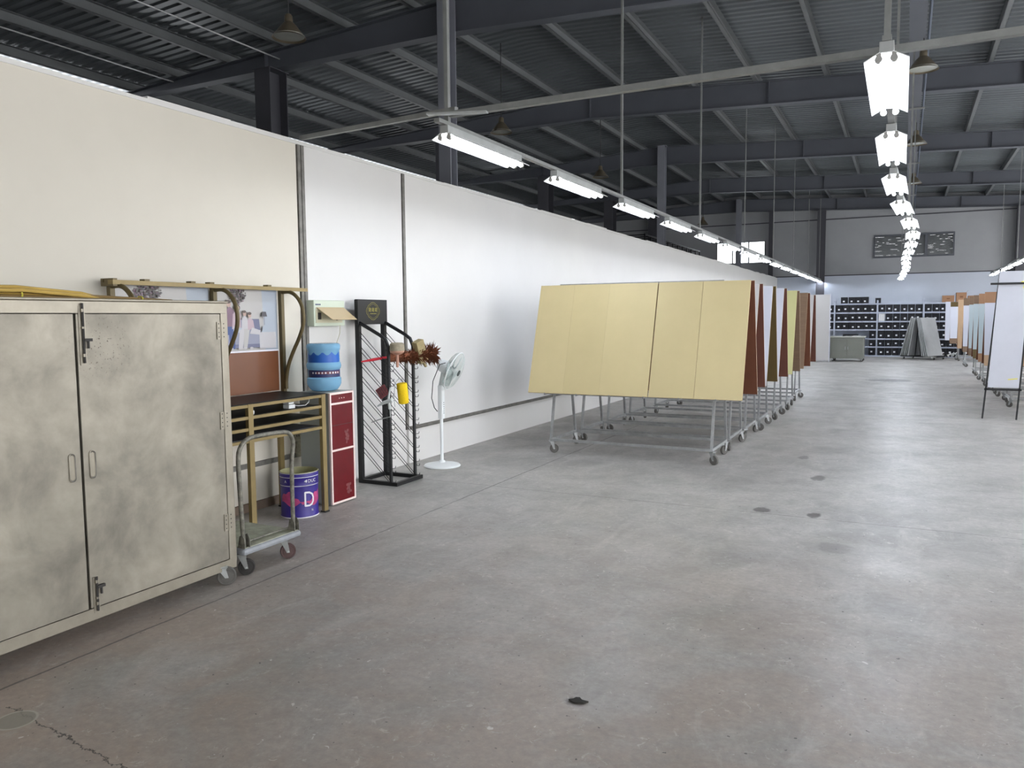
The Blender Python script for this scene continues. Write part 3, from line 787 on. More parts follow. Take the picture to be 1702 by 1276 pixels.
# prints held between the uprights
def poster(y0, y1, label):
    t = thing('framed_print', label, 'poster', (-4.665, (y0 + y1) / 2, .965), group='family prints on the tan desk')
    w_ = y1 - y0
    lo = MB(); lo.m('brown_panel').box(-.008, .004, -w_ / 2, w_ / 2, 0, .33).build('brown_panel', parent=t)
    MB().m('pail_white').box(-.006, .010, -w_ / 2, w_ / 2, .33, .342).build('edge_strip', parent=t)
    q = MB(); H0, H1 = .342, .825
    q.m('print_bg').box(-.008, .004, -w_ / 2, w_ / 2, H0, H1)
    layer = [0.0042]
    def poly(pts, key):
        layer[0] += .00006
        q.m(key)
        X_ = layer[0]
        vs = [q.bm.verts.new((X_, (u - .5) * w_, H0 + v * (H1 - H0))) for u, v in pts]
        q._f(vs)
    def ell(u, v, a, b_, key, rot=0, n_=16):
        poly([(u + a * math.cos(t_) * math.cos(rot) - b_ * math.sin(t_) * math.sin(rot), v + a * math.cos(t_) * math.sin(rot) + b_ * math.sin(t_) * math.cos(rot)) for t_ in [2 * math.pi * j / n_ for j in range(n_)]], key)
    poly([(.78, 0), (1, 0), (1, 1), (.74, 1)], 'print_bgblue')
    # heart of photographs
    rr = random.Random(5)
    for k in range(420):
        hx, hy = rr.uniform(-1.2, 1.2), rr.uniform(-1.1, 1.25)
        if (hx * hx + hy * hy - 1) ** 3 - hx * hx * hy ** 3 > 0: continue
        u, v = .33 + hx * .12, .85 + hy * .115
        r1 = .011
        poly([(u - r1, v - r1 * .8), (u + r1, v - r1 * .6), (u + r1 * .8, v + r1 * .9), (u - r1 * .8, v + r1)], ['print_heart', 'print_hair', 'print_lamp', 'print_mauve', 'print_heart'][k % 5])
    # sofa
    poly([(.02, .06), (.7, .06), (.7, .28), (.62, .52), (.10, .5), (.04, .3)], 'print_sofa')
    poly([(.1, .05), (.68, .05), (.68, .11), (.1, .11)], 'print_sofad')
    poly([(.52, .3), (.68, .3), (.66, .52), (.54, .52)], 'print_sofad')
    # lamp and side table
    poly([(.70, .56), (.80, .56), (.78, .64), (.72, .64)], 'print_lamp'); poly([(.745, .42), (.755, .42), (.755, .56), (.745, .56)], 'print_plant')
    poly([(.66, .03), (.94, .03), (.94, .3), (.66, .3)], 'print_wht'); poly([(.70, .3), (.9, .3), (.88, .4), (.72, .4)], 'print_bgblue')
    # father
    poly([(.10, .38), (.24, .38), (.26, .66), (.20, .72), (.12, .66)], 'print_mauve'); poly([(.10, .26), (.26, .28), (.28, .40), (.10, .40)], 'print_jean'); poly([(.18, .04), (.26, .04), (.27, .34), (.17, .34)], 'print_jean')
    ell(.18, .76, .035, .05, 'print_skin'); ell(.175, .795, .04, .03, 'print_hair')
    # mother
    poly([(.22, .36), (.36, .36), (.36, .6), (.30, .66), (.24, .6)], 'print_pink'); poly([(.24, .30), (.42, .30), (.42, .37), (.24, .40)], 'print_bgblue'); poly([(.31, .03), (.38, .03), (.42, .35), (.34, .35)], 'print_wht')
    ell(.31, .70, .045, .06, 'print_hair'); ell(.315, .695, .028, .042, 'print_skin')
    # two children
    poly([(.37, .34), (.48, .34), (.47, .53), (.42, .57), (.38, .53)], 'print_wht'); poly([(.39, .04), (.45, .04), (.50, .36), (.41, .36)], 'print_bg'); ell(.425, .61, .028, .042, 'print_skin'); ell(.42, .64, .03, .022, 'print_hair')
    poly([(.47, .34), (.58, .36), (.56, .5), (.50, .54), (.47, .5)], 'print_pink'); poly([(.50, .28), (.66, .26), (.68, .33), (.54, .38)], 'print_wht'); ell(.505, .58, .028, .04, 'print_skin'); ell(.503, .61, .034, .024, 'print_hair')
    for u in (.2, .34, .42, .52): ell(u, .045, .03, .018, 'print_wht')
    q.build('print', parent=t)
    return t
poster(4.30, 4.95, 'family sofa print above a brown panel, held in the right bay of the tan desk')
poster(3.45, 4.24, 'print half hidden by the steel cabinet top, in the left bay of the tan desk')
# adapter on the first shelf
ad = thing('power_adapter', 'white power adapter with a looped cable on the tan desk top shelf', 'adapter', (-4.22, 4.58, .871))
MB().m('white_plastic').box(-.03, .03, -.035, .035, 0, .03).box(-.03, .03, -.035, .02, .034, .05).build('body', parent=ad, bevel=.004)
MB().m('white_plastic').tube([(.0, .035, .02), (.02, .08, .012), (.03, .15, .01), (.02, .2, .03), (0, .23, .06)], .003, 6).build('cable', parent=ad, smooth=True)
bb = tag(MB().m('white_plastic').lathe([(.001, 0), (.012, .002), (.015, .016), (.012, .03), (.001, .034)], n=12, cap=False).build('bottle_cap', loc=(-4.19, 4.17, .871), smooth=True), 'small white knob standing on the tan desk shelf beside the near leg', 'cap')

# wall socket on the steel strip
sk = thing('wall_socket', 'dusty beige power socket low on the wall behind the blue paint pail', 'socket', (WX + .012, 5.20, .50))
MB().m('socket').box(0, .03, -.07, .07, 0, .09).build('plate', parent=sk, bevel=.005)
MB().m('dark_rubber').box(.03, .031, -.045, -.035, .04, .055).box(.03, .031, -.02, -.01, .04, .055).box(.03, .031, .02, .03, .04, .055).build('slot', parent=sk)
MB().m('socket').box(-.002, .018, -.035, .035, -.14, 0).build('trunking', parent=sk)

# ------------------------------------------------------------------ electric box with an open flap
eb = thing('electric_box', 'pale green wall box with a tinted flap lifted open above the water bottle', 'electric box', (WX + .001, 5.58, 1.49))
MB().m('box_green').box(0, .09, -.21, .21, 0, .23).build('body', parent=eb, bevel=.006)
MB().m('box_beige').box(.09, .094, -.19, .17, .03, .165).build('inner_panel', parent=eb)
f = MB(); f.m('flap'); 
f.hexa([(.092, -.18, .165), (.092, .19, .165), (.096, .19, .168), (.096, -.18, .168), (.235, -.14, .055), (.235, .20, .055), (.239, .20, .058), (.239, -.14, .058)])
f.build('flap', parent=eb)
MB().m('dark_rubber').box(.0945, .102, -.165, -.13, .06, .12).box(.0945, .1, .08, .10, .05, .07).build('switch', parent=eb)
q = MB(); q.m('bottle_navy')
for k in range(4): q.box(.0905, .0912, -.19 + k * .018, -.177 + k * .018, .185, .198)
q.build('marking', parent=eb)
MB().m('box_beige').tube([(.09, .14, .01), (.1, .12, -.07), (.09, .08, -.16), (.06, .05, -.23)], .003, 6).build('power_cord', parent=eb, smooth=True)

# ------------------------------------------------------------------ water dispenser and bottle
ds = thing('water_dispenser', 'tall water dispenser with glossy dark red front panels, between desk and black rack', 'water dispenser', (-4.37, 5.19, 0))
hw, hd_ = .155, .165
MB().m('disp_side').box(-hd_, hd_ - .014, -hw + .008, hw - .008, .012, .935).box(-hd_ + .02, hd_ - .03, -hw + .02, hw - .02, 0, .012).build('body', parent=ds, bevel=.006)
fr = MB(); fr.m('pink_trim')
fr.box(hd_ - .014, hd_ + .004, -hw, -hw + .016, .012, .945).box(hd_ - .014, hd_ + .004, hw - .016, hw, .012, .945)
for z in (.012, .455, .845, .929): fr.box(hd_ - .014, hd_ + .004, -hw + .016, hw - .016, z, z + .016)
fr.build('trim', parent=ds)
MB().m('stone_top').box(-hd_, hd_ - .014, -hw, hw, .935, .947).build('top', parent=ds, bevel=.003)
for (z0, z1, nm) in ((.028, .455, 'door'), (.471, .845, 'door'), (.861, .929, 'control_panel')):
    o = MB().m('red_glass').box(hd_ - .014, hd_, -hw + .016, hw - .016, z0, z1).build(nm, parent=ds)
    if nm == 'door':
        q = MB(); q.m('maroon_worn')
        rr = random.Random(int(z0 * 100))
        for k in range(5):
            a0 = rr.uniform(0, 6.3); u, v = .06 + rr.uniform(-.02, .02), z0 + .09 + rr.uniform(-.03, .04)
            pts = [(u + math.cos(a0 + t_) * .028 * abs(math.cos(1.5 * t_)), v + math.sin(a0 + t_) * .034 * abs(math.cos(1.5 * t_))) for t_ in [2 * math.pi * j / 18 for j in range(18)]]
            vs = [q.bm.verts.new((hd_ + .0006 + k * .0001, a, b_)) for a, b_ in pts]; q._f(vs)
        q.build('flower_print', parent=o)
        MB().m('dark_rubber').box(hd_ + .0003, hd_ + .001, -hw + .017, hw - .017, z0 + .20, z0 + .203).build('groove', parent=o) if z0 > .4 else None
    else:
        q = MB(); q.m('pink_trim')
        for u in (-.03, .0, .03): q.box(hd_, hd_ + .002, u - .004, u + .004, .89, .898)
        q.build('indicator', parent=o)
bt = thing('water_bottle', 'upturned clear blue water cooler bottle on top of the red dispenser', 'water bottle', (-4.385, 5.19, .948))
R_ = .142
prof = [(.03, .0), (.09, .003), (.112, .012), (R_ * .94, .042), (R_, .062), (R_ * 1.01, .085), (R_, .11), (R_ * .94, .118), (R_ * .94, .185), (R_, .195), (R_ * 1.02, .215), (R_, .232), (R_ * .95, .245), (R_ * .93, .34), (R_ * .97, .352), (R_ * .99, .382), (R_ * .95, .396), (R_ * .85, .403), (.001, .396)]
q = MB(); q.m('bottle').lathe(prof, n=36, cap=False); q.build('shell', parent=bt, smooth=True)
MB().m('white_plastic').lathe([(.06, -.001), (.06, .006), (.055, .010)], n=20).build('collar', parent=bt)
# printed bands, facing the hall
def band(r, z0, z1, a0, a1, key, name, wave=False):
    q = MB(); q.m(key)
    n_ = 24; lo = []; hi = []
    for j in range(n_ + 1):
        a = a0 + (a1 - a0) * j / n_
        zz = z1 - (.03 * abs(math.sin(j * .55)) if wave else 0)
        lo.append(q.bm.verts.new((r * math.cos(a), r * math.sin(a), z0))); hi.append(q.bm.verts.new((r * math.cos(a), r * math.sin(a), zz)))
    for j in range(n_): q._f([lo[j], lo[j + 1], hi[j + 1], hi[j]])
    return q
va = math.atan2(-5.19, 4.385)     # towards the camera
q = band(R_ * .96, .245, .335, va - 1.2, va + 1.2, 'bottle_blue', 'p', True); q.build('blue_print', parent=bt, smooth=True)
q = band(R_ * .952, .122, .182, va - 1.2, va + 1.3, 'bottle_navy', 'p'); lab = q.build('label', parent=bt, smooth=True)
q = band(R_ * .958, .148, .170, va - .5, va + 1.2, 'bottle_maroon', 'p')
q.m('pail_white')
for j in range(9):
    a = va - .7 + j * .2 + (.07 if j > 4 else 0)
    r = R_ * .964
    for (za, zb, w_) in ((.152, .166, .045), (.157, .160, .06)):
        vs = [q.bm.verts.new((r * math.cos(a + s * w_), r * math.sin(a + s * w_), z)) for s, z in ((-1, za), (1, za), (1, zb), (-1, zb))]; q._f(vs)
    r = R_ * .966
q.build('lettering', parent=lab)

# ------------------------------------------------------------------ black wire display rack
RKX0, RKX1, RKY0, RKY1 = -4.58, -4.24, 5.92, 6.32
dr = thing('display_rack', 'black wire display rack with a square sign, standing against the left wall', 'display rack', (-4.41, 6.12, 0))
def rl(x, y, z): return (x + 4.41, y - 6.12, z)
q = MB(); q.m('black')
q.bar(rl(RKX0 - .02, RKY0, .018), rl(RKX1 + .06, RKY0, .018), .035, .035).bar(rl(RKX0 - .02, RKY1, .018), rl(RKX1 + .06, RKY1, .018), .035, .035)
q.bar(rl(RKX0 - .02, RKY0, .018), rl(RKX0 - .02, RKY1, .018), .035, .035).bar(rl(RKX1 + .06, RKY0 - .017, .018), rl(RKX1 + .06, RKY1 + .017, .018), .035, .035)
q.build('base_frame', parent=dr)
for y in (RKY0, RKY1):
    MB().m('black').bar(rl(RKX0, y, .03), rl(RKX0, y, 1.73), .042, .042).build('rear_post', parent=dr)
    MB().m('black').tube([rl(RKX0 + .01, y, 1.52), rl(RKX1 - .09, y, 1.40), rl(RKX1 - .03, y, 1.36), rl(RKX1, y, 1.29), rl(RKX1, y, .03)], .017, 10).build('front_post', parent=dr, smooth=True)
    for k in range(9):
        z = 1.45 - k * .135
        for dz in (0, -.045):
            w_ = MB(); w_.m('black').tube([rl(RKX0, y, z + dz), rl(RKX1 + .02, y + (.012 if dz else -.012), z + dz - .34), rl(RKX1 + .05, y, z + dz - .335), rl(RKX1 + .055, y, z + dz - .315)], .003, 6)
            w_.build('wire_hook', parent=dr, smooth=True)
sg = MB().m('black').box(RKX0 + 4.41 - .012, RKX0 + 4.41 + .026, RKY0 - .03 - 6.12, RKY1 + .03 - 6.12, 1.50, 1.735).build('sign_plate', parent=dr, bevel=.003)
q = MB(); q.m('gold')
sx_, sz_ = RKX0 + 4.41 + .0275, 1.625
def em(u, v): return Vector((sx_, u, sz_ + v))
def loop(pts, w_):
    n_ = len(pts)
    for i in range(n_):
        a = Vector(pts[i]); b_ = Vector(pts[(i + 1) % n_]); d = (b_ - a).normalized(); nn = Vector((-d.y, d.x)) * w_
        q._f([q.bm.verts.new(em(*p)) for p in (a - nn, b_ - nn, b_ + nn, a + nn)])
shield = []
for j in range(40):
    a = 2 * math.pi * j / 40
    r = 1 + .09 * math.cos(4 * a) + .05 * math.cos(8 * a)
    shield.append((.092 * r * math.copysign(abs(math.cos(a)) ** .7, math.cos(a)), .073 * r * math.copysign(abs(math.sin(a)) ** .7, math.sin(a))))
loop(shield, .0016); loop([(u * .82, v * .82) for u, v in shield], .001)
for k, u0 in enumerate((-.048, 0, .048)):      # three gold characters, too blurred to read
    for (a, b_) in (((-.018, .028), (.018, .028)), ((0, .034), (0, -.004)), ((-.016, .014), (.016, .014)), ((-.016, .0), (.016, .0)), ((-.014, .028), (-.016, -.006 + .004 * k)), ((.015, .026), (.014, -.008)), ((-.01, .007), (.01 - .004 * k, .02))):
        A_ = Vector((a[0] + u0, a[1])); B_ = Vector((b_[0] + u0, b_[1])); d = (B_ - A_).normalized(); nn = Vector((-d.y, d.x)) * .0022
        q._f([q.bm.verts.new(em(*p)) for p in (A_ - nn, B_ - nn, B_ + nn, A_ + nn)])
for k in range(8):
    u = -.045 + k * .0125
    q._f([q.bm.verts.new(em(*p)) for p in ((u, -.028), (u + .008, -.028), (u + .008, -.02), (u, -.02))])
q.build('emblem', parent=sg)

# tools on the display rack
t = thing('feather_duster', 'brown feather duster with a red handle laid across the black display rack', 'duster', (-4.24, 6.12, 1.19))
MB().m('red_plastic').tube([(-.22, -.32, -.03), (-.15, -.24, -.015), (-.09, -.17, 0), (-.04, -.1, .005)], [.006, .014, .012, .008], 10).build('handle', parent=t, smooth=True)
rnd = random.Random(11)
q = MB(); q.m('feather')
a0 = Vector((-.06, -.12, 0)); a1 = Vector((.17, .30, .03)); ax = (a1 - a0).normalized()
for k in range(620):
    s_ = rnd.random() ** .8
    p = a0.lerp(a1, s_)
    e = Vector((rnd.gauss(0, 1), rnd.gauss(0, 1), rnd.gauss(0, 1))); e = (e - ax * e.dot(ax)).normalized()
    L_ = .055 + .075 * s_
    tip = p + e * L_ * rnd.uniform(.75, 1.1) + ax * rnd.uniform(.0, .05) - Vector((0, 0, .012))
    sd_ = ax.cross(e).normalized() * rnd.uniform(.006, .012)
    mid = p.lerp(tip, .55)
    q._f([q.bm.verts.new(v) for v in (p, mid - sd_, tip, mid + sd_)])
q.tube([a0, a1], .045, 10)
q.build('feathers', parent=t)
t = thing('scrubbing_brush', 'round dusty brush with a wooden handle, hooked upside down on the rack post', 'brush', (-4.15, 5.93, 1.13))
MB().m('bristle').lathe([(.001, .205), (.05, .203), (.066, .19), (.069, .13), (.001, .13)], n=20, cap=False).build('bristles', parent=t, smooth=True)
MB().m('wood_pink').lathe([(.001, .13), (.067, .13), (.064, .115), (.035, .098), (.012, .09), (.013, .06), (.015, .03), (.012, -.02), (.001, -.025)], n=20, cap=False).build('handle', parent=t, smooth=True)
t = thing('wooden_block_brush', 'worn wooden block brush hung on the right front post of the rack', 'brush', (-4.13, 6.28, 1.23))
Mx = Matrix.Rotation(math.radians(22), 4, 'X') @ Matrix.Rotation(math.radians(-12), 4, 'Z')
MB().m('wood_worn').box(-.035, .035, -.05, .05, -.10, .12, Mx).build('block', parent=t, bevel=.006)
MB().m('wood_worn').bar((.01, -.01, -.06), (.03, .05, -.14), .025, .02).build('handle', parent=t, bevel=.004)
t = thing('paint_roller', 'yellow fleece paint roller hanging from the front of the black display rack', 'paint roller', (-4.16, 6.02, .86))
Mr = Matrix.Rotation(math.radians(8), 4, 'X')
MB().m('yellow').lathe([(.02, -.10), (.044, -.095), (.049, -.085), (.049, .085), (.044, .095), (.02, .10)], n=24, mtx=Mr).build('roller_sleeve', parent=t, smooth=True)
MB().m('galv').tube([(0, 0, .12), (0, -.01, .135), (-.0, -.06, .14), (-.02, -.09, .10), (-.03, -.1, -.02), (-.02, -.1, -.12)], .004, 8).build('frame', parent=t, smooth=True)
t = thing('dustpan_scraper', 'worn maroon ribbed scraper stuck in the display rack wires', 'scraper', (-4.3, 5.90, .88))
Ms = Matrix.Rotation(math.radians(-38), 4, 'Y') @ Matrix.Rotation(math.radians(20), 4, 'Z')
MB().m('maroon_worn').box(-.05, .05, -.012, .012, -.05, .05, Ms).build('blade', parent=t, bevel=.003)
q = MB(); q.m('dark_rubber')
for k in range(4): q.box(-.035 + k * .02, -.03 + k * .02, -.014, -.0121, -.04, .04, Ms)
q.build('ribs', parent=t)
t = thing('roller_frame', 'bare grey roller frame hanging on the rack under the maroon scraper', 'paint roller', (-4.22, 5.91, .62))
MB().m('cool_plastic').tube([(0, 0, .3), (-.02, -.005, .2), (-.01, 0, .1)], [.008, .012, .014], 10).build('handle', parent=t, smooth=True)
MB().m('galv').tube([(-.01, 0, .11), (.0, -.01, .03), (-.12, -.02, -.0), (-.2, -.03, -.03)], .005, 8).build('wire', parent=t, smooth=True)
MB().m('cool_plastic').tube([(-.13, -.022, .125), (-.06, -.03, .16), (.04, -.03, .19)], [.008, .016, .02], 8).build('cage', parent=t, smooth=True)

# ------------------------------------------------------------------ pedestal fan
fx, fy = -4.32, 6.95
fn = thing('pedestal_fan', 'white pedestal fan with a round grille standing near the left wall', 'fan', (fx, fy, 0))
MB().m('white_plastic').lathe([(.001, .0), (.19, .0), (.195, .008), (.185, .02), (.12, .034), (.035, .042), (.03, .06), (.022, .065), (.001, .065)], n=40, cap=False).build('base', parent=fn, smooth=True)
MB().m('white_plastic').tube([(0, 0, .06), (0, 0, .55)], .017, 16).build('pole', parent=fn, smooth=True)
q = MB(); q.m('white_plastic').box(-.028, .03, -.03, .03, .50, .86)
cb = q.build('control_column', parent=fn, bevel=.014)
q = MB(); q.m('badge')
for k in range(6): q.box(.0301, .032, -.006, .006, .56 + k * .022, .568 + k * .022)
q.build('button', parent=cb)
nrm = Vector((.90, .17, -.40)).normalized()
side = nrm.cross(Vector((0, 0, 1))).normalized(); upv = side.cross(nrm)
def fan_m(): return Matrix(((side.x, upv.x, nrm.x, 0), (side.y, upv.y, nrm.y, 0), (side.z, upv.z, nrm.z, 0), (0, 0, 0, 1)))
FM = fan_m(); hc = Vector((.15, .02, 1.005))
FMt = Matrix.Translation(hc) @ FM
MB().m('white_plastic').lathe([(.001, -.19), (.05, -.185), (.065, -.16), (.07, -.10), (.06, -.065), (.001, -.06)], n=22, mtx=FMt, cap=False).build('motor_housing', parent=fn, smooth=True)
MB().m('cool_plastic').bar((0, 0, .84), tuple(hc - nrm * .11), .045, .05).build('neck', parent=fn, bevel=.01)
Rg = .205
gr = MB(); gr.m('fan_grille')
def ringpts(r, z, n_=40): return [FMt @ Vector((r * math.cos(2 * math.pi * j / n_), r * math.sin(2 * math.pi * j / n_), z)) for j in range(n_ + 1)]
for k in range(56):
    a = 2 * math.pi * k / 56; ca, sa = math.cos(a), math.sin(a); a2 = a + .35; cb_, sb_ = math.cos(a2), math.sin(a2)
    gr.tube([FMt @ Vector((.035 * ca, .035 * sa, .052)), FMt @ Vector((.12 * math.cos(a + .2), .12 * math.sin(a + .2), .047)), FMt @ Vector((.185 * cb_, .185 * sb_, .022)), FMt @ Vector((Rg * cb_, Rg * sb_, 0))], .0012, 4, cap=False)
for r, z in ((.12, .047), (.18, .026), (.06, .051)): gr.tube(ringpts(r, z), .0014, 4, cap=False)
gr.build('front_grille', parent=fn)
gr = MB(); gr.m('fan_grille')
for k in range(56):
    a = 2 * math.pi * k / 56; ca, sa = math.cos(a), math.sin(a)
    gr.tube([FMt @ Vector((.055 * ca, .055 * sa, -.068)), FMt @ Vector((.15 * ca, .15 * sa, -.06)), FMt @ Vector((.19 * ca, .19 * sa, -.035)), FMt @ Vector((Rg * ca, Rg * sa, 0))], .0013, 4, cap=False)
gr.build('rear_grille', parent=fn)
MB().m('white_plastic').tube(ringpts(Rg, 0), .006, 8, cap=False).build('rim', parent=fn, smooth=True)
MB().m('badge').lathe([(.001, .05), (.03, .05), (.034, .054), (.03, .060), (.001, .061)], n=20, mtx=FMt, cap=False).build('badge', parent=fn, smooth=True)
hub = MB().m('cool_plastic').lathe([(.001, -.055), (.03, -.05), (.03, .01), (.001, .02)], n=16, mtx=FMt, cap=False).build('hub', parent=fn, smooth=True)
for k in range(5):
    a = 2 * math.pi * k / 5
    q = MB(); q.m('fan_blade')
    rows_ = []
    for i in range(6):
        r = .03 + .15 * i / 5; wd = .35 + .28 * math.sin(math.pi * i / 6)
        rows_.append([q.bm.verts.new(FMt @ Vector((r * math.cos(a + wd * s), r * math.sin(a + wd * s), -.02 - .02 * s))) for s in (-1, -.33, .33, 1)])
    for r0, r1 in zip(rows_, rows_[1:]):
        for j in range(3): q._f([r0[j], r0[j + 1], r1[j + 1], r1[j]])
    bo = q.build('blade', parent=fn, smooth=True)
    md = bo.modifiers.new('t', 'SOLIDIFY'); md.thickness = .002
MB().m('wire_dark').tube([tuple(hc - nrm * .07 + Vector((0, -.05, .06))), tuple(hc - nrm * .13 + Vector((0, -.07, .02))), (-.06, -.06, .9), (-.085, -.05, .72), (-.06, -.04, .62), (-.028, -.03, .58)], .0045, 6).build('cable', parent=fn, smooth=True)

# ------------------------------------------------------------------ paint pail
pl = thing('paint_pail', 'open indigo paint pail with a big white D standing under the desk', 'paint pail', (-4.27, 4.72, 0))
r = .148
q = MB(); q.m('pail_blue')
q.lathe([(r - .006, 0), (r, .004), (r, .012), (r - .004, .02), (r - .002, .255), (r + .003, .262), (r, .27), (r + .001, .322), (r + .004, .328), (r, .335), (r, .352), (r + .005, .358), (r - .002, .362), (r - .006, .355), (r - .006, .06), (.001, .06)], n=44, cap=False,
        mats=['pail_white', 'pail_white', 'pail_blue', 'pail_blue', 'pail_white', 'pail_blue', 'pail_blue', 'pail_white', 'pail_blue', 'pail_blue', 'pail_white', 'pail_in', 'pail_in', 'pail_in', 'pail_in'])
shell = q.build('shell', parent=pl, smooth=True)
MB().m('pail_in').lathe([(.001, .29), (.08, .292), (r - .0075, .288)], n=30, cap=False).build('paint', parent=pl, smooth=True)
vb_ = math.atan2(-4.72, 4.27)
def onp(ang, rad): return lambda u, v: Vector((rad * math.cos(vb_ + ang + u / rad), rad * math.sin(vb_ + ang + u / rad), v))
q = MB(); q.m('pail_pink')
f_ = onp(.25, r + .0006)
top = []; bot = []
for j in range(26):
    u = -.20 + j * .014
    top.append((u, .165 + .045 * math.sin(j * .33) + .012 * math.sin(j * 1.3))); bot.append((u, .115 + .02 * math.sin(j * .5 + 1)))
for (a, b_), (c_, d_) in zip(zip(top, bot), list(zip(top, bot))[1:]): q._f([q.bm.verts.new(f_(*p)) for p in (b_, d_, c_, a)])
q.build('pink_swirl', parent=pl)
q = MB(); q.m('pail_white')
f_ = onp(.52, r + .0012)
def strip(pts, w_, f_):
    for a, b_ in zip(pts, pts[1:]):
        A_ = Vector(a); B_ = Vector(b_); d = (B_ - A_).normalized(); nn = Vector((-d.y, d.x)) * w_
        q._f([q.bm.verts.new(f_(*(p))) for p in (A_ - nn - d * w_ * .4, B_ - nn + d * w_ * .4, B_ + nn + d * w_ * .4, A_ + nn - d * w_ * .4)])
strip([(-.035, .10), (-.035, .205)], .007, f_)
strip([(-.035, .205), (.0, .203), (.026, .188), (.036, .16), (.034, .13), (.02, .108), (0, .10), (-.035, .10)], .007, f_)
q.build('letter_d', parent=pl)
q = MB(); q.m('pail_white')
f2 = onp(.62, r + .004); text_into(q, 'DUC', .036, lambda u, v: f2(u + .012, v + .283))
f3 = onp(.62, r + .004)
for k in range(3): strip([(-.055 + k * .005, .295 - .006 * (k % 2)), (-.035, .305 - .006 * k), (-.04, .285)], .002, f3)
f4 = onp(.70, r + .001); text_into(q, '5L', .022, lambda u, v: f4(u, v + .055))
f5 = onp(-.75, r + .004); text_into(q, 'A', .03, lambda u, v: f5(u, v + .285))
q.build('lettering', parent=pl)
MB().m('galv').tube([((r + .006) * math.cos(vb_ + 1.75 + a), (r + .006) * math.sin(vb_ + 1.75 + a), .30 - .16 * math.sin(a * math.pi / 2.7)) for a in [j * 2.7 / 14 for j in range(15)]], .0022, 6).build('bail_handle', parent=pl, smooth=True)

# ------------------------------------------------------------------ platform cart
ct = thing('platform_cart', 'paint-splashed platform cart with a tubular handle beside the steel cabinet', 'cart', (-3.50, 3.64, 0))
y0c, y1c = -.26, .24
q = MB(); q.m('cart_edge').box(-.58, .0, y0c, y1c, .135, .175); q.build('deck_rim', parent=ct, bevel=.018)
MB().m('cart_deck').box(-.56, -.018, y0c + .02, y1c - .02, .175, .180).build('deck_mat', parent=ct)
hp = []
for (y, z) in ((y0c + .035, .18), (y0c + .02, .5), (y0c + .015, .70), (y0c + .03, .78), (y0c + .09, .83), (y0c + .2, .84), (y1c - .09, .832), (y1c - .03, .80), (y1c - .012, .74), (y1c - .03, .64), (y1c - .035, .45), (y1c - .035, .18)): hp.append((-.04, y, z))
P = [Vector(p) for p in hp]; out = []
for i in range(len(P) - 1):
    p0, p1, p2, p3 = P[max(i - 1, 0)], P[i], P[i + 1], P[min(i + 2, len(P) - 1)]
    for t_ in (0, .33, .66): out.append(.5 * ((2 * p1) + (-p0 + p2) * t_ + (2 * p0 - 5 * p1 + 4 * p2 - p3) * t_ ** 2 + (-p0 + 3 * p1 - 3 * p2 + p3) * t_ ** 3))
out.append(P[-1])
MB().m('cart_tube').tube(out, .014, 12).build('handle', parent=ct, smooth=True)
for y in (y0c + .035, y1c - .035):
    for s in (-1, 1):
        q = MB(); q.m('cart_tube').prism([(-.07, .178), (-.01, .178), (-.012, .235), (-.03, .262), (-.052, .25)], lambda u, v, w, y=y, s=s: Vector((u, y + s * (.019 + w), v)), .003)
        q.build('hinge_bracket', parent=ct)
MB().m('cart_tube').tube([(-.07, y0c + .05, .195), (-.07, y1c - .05, .195)], .006, 8).build('lock_rod', parent=ct)
for (x, y, yaw, k) in ((-.07, y0c + .04, .8, 'dark_rubber'), (-.07, y1c - .10, .85, 'rust_wheel'), (-.50, y0c + .06, 0, 'dark_rubber'), (-.50, y1c - .07, 0, 'rust_wheel')):
    castor(ct, x, y, .136, r=.05, yaw=yaw, wkey=k, fork='galv_dull')

# ------------------------------------------------------------------ board trolleys
def make_trolley(xc, y, bx0, bx1, label, group, flip=1, yaws=None):
    """A-frame drying trolley; base spans bx0..bx1"""
    t = thing('board_trolley', label, 'trolley', (xc, y, 0), group=group)
    a, b_ = bx0 - xc, bx1 - xc
    q = MB(); q.m('rackmetal'); zb = .155
    for yy in (-.37, .37): q.bar((a, yy, zb), (b_, yy, zb), .028, .03)
    for xx in (a, b_): q.bar((xx, -.37, zb), (xx, .37, zb), .028, .03)
    q.build('base_frame', parent=t)
    for xx in (a, b_):
        for s in (-1, 1):
            MB().m('rackmetal').bar((xx, s * .37, zb), (xx, s * .012, 1.92), .026, .026, up=(1, 0, 0)).build('leg', parent=t)
    q = MB(); q.m('rackmetal').bar((a - .03, 0, 1.925), (b_ + .03, 0, 1.925), .03, .025).build('ridge_bar', parent=t)
    q = MB(); q.m('rackmetal')
    for s, yy, ylo in ((-1, -.30, -.44), (1, .28, .36)):
        q.bar((a - .1, yy, .68), (b_ + .1, yy, .68), .02, .02)
        for k in range(6):
            xx = a - .05 + (b_ - a + .1) * k / 5
            q.bar((xx, yy, .68), (xx, ylo, .68), .014, .01)
            q.bar((xx, ylo, .675), (xx, ylo, .70), .006, .012)
    q.build('board_ledge', parent=t)
    yaws = yaws or [(.5, -.4, .8, -2.0)[i] for i in range(4)]
    for i, (xx, yy) in enumerate(((a, -.35), (b_, -.35), (a, .35), (b_, .35))):
        castor(t, xx, yy, .142, r=.05, yaw=yaws[i], wkey='rubber', fork='rackmetal', wth=.028)
    return t
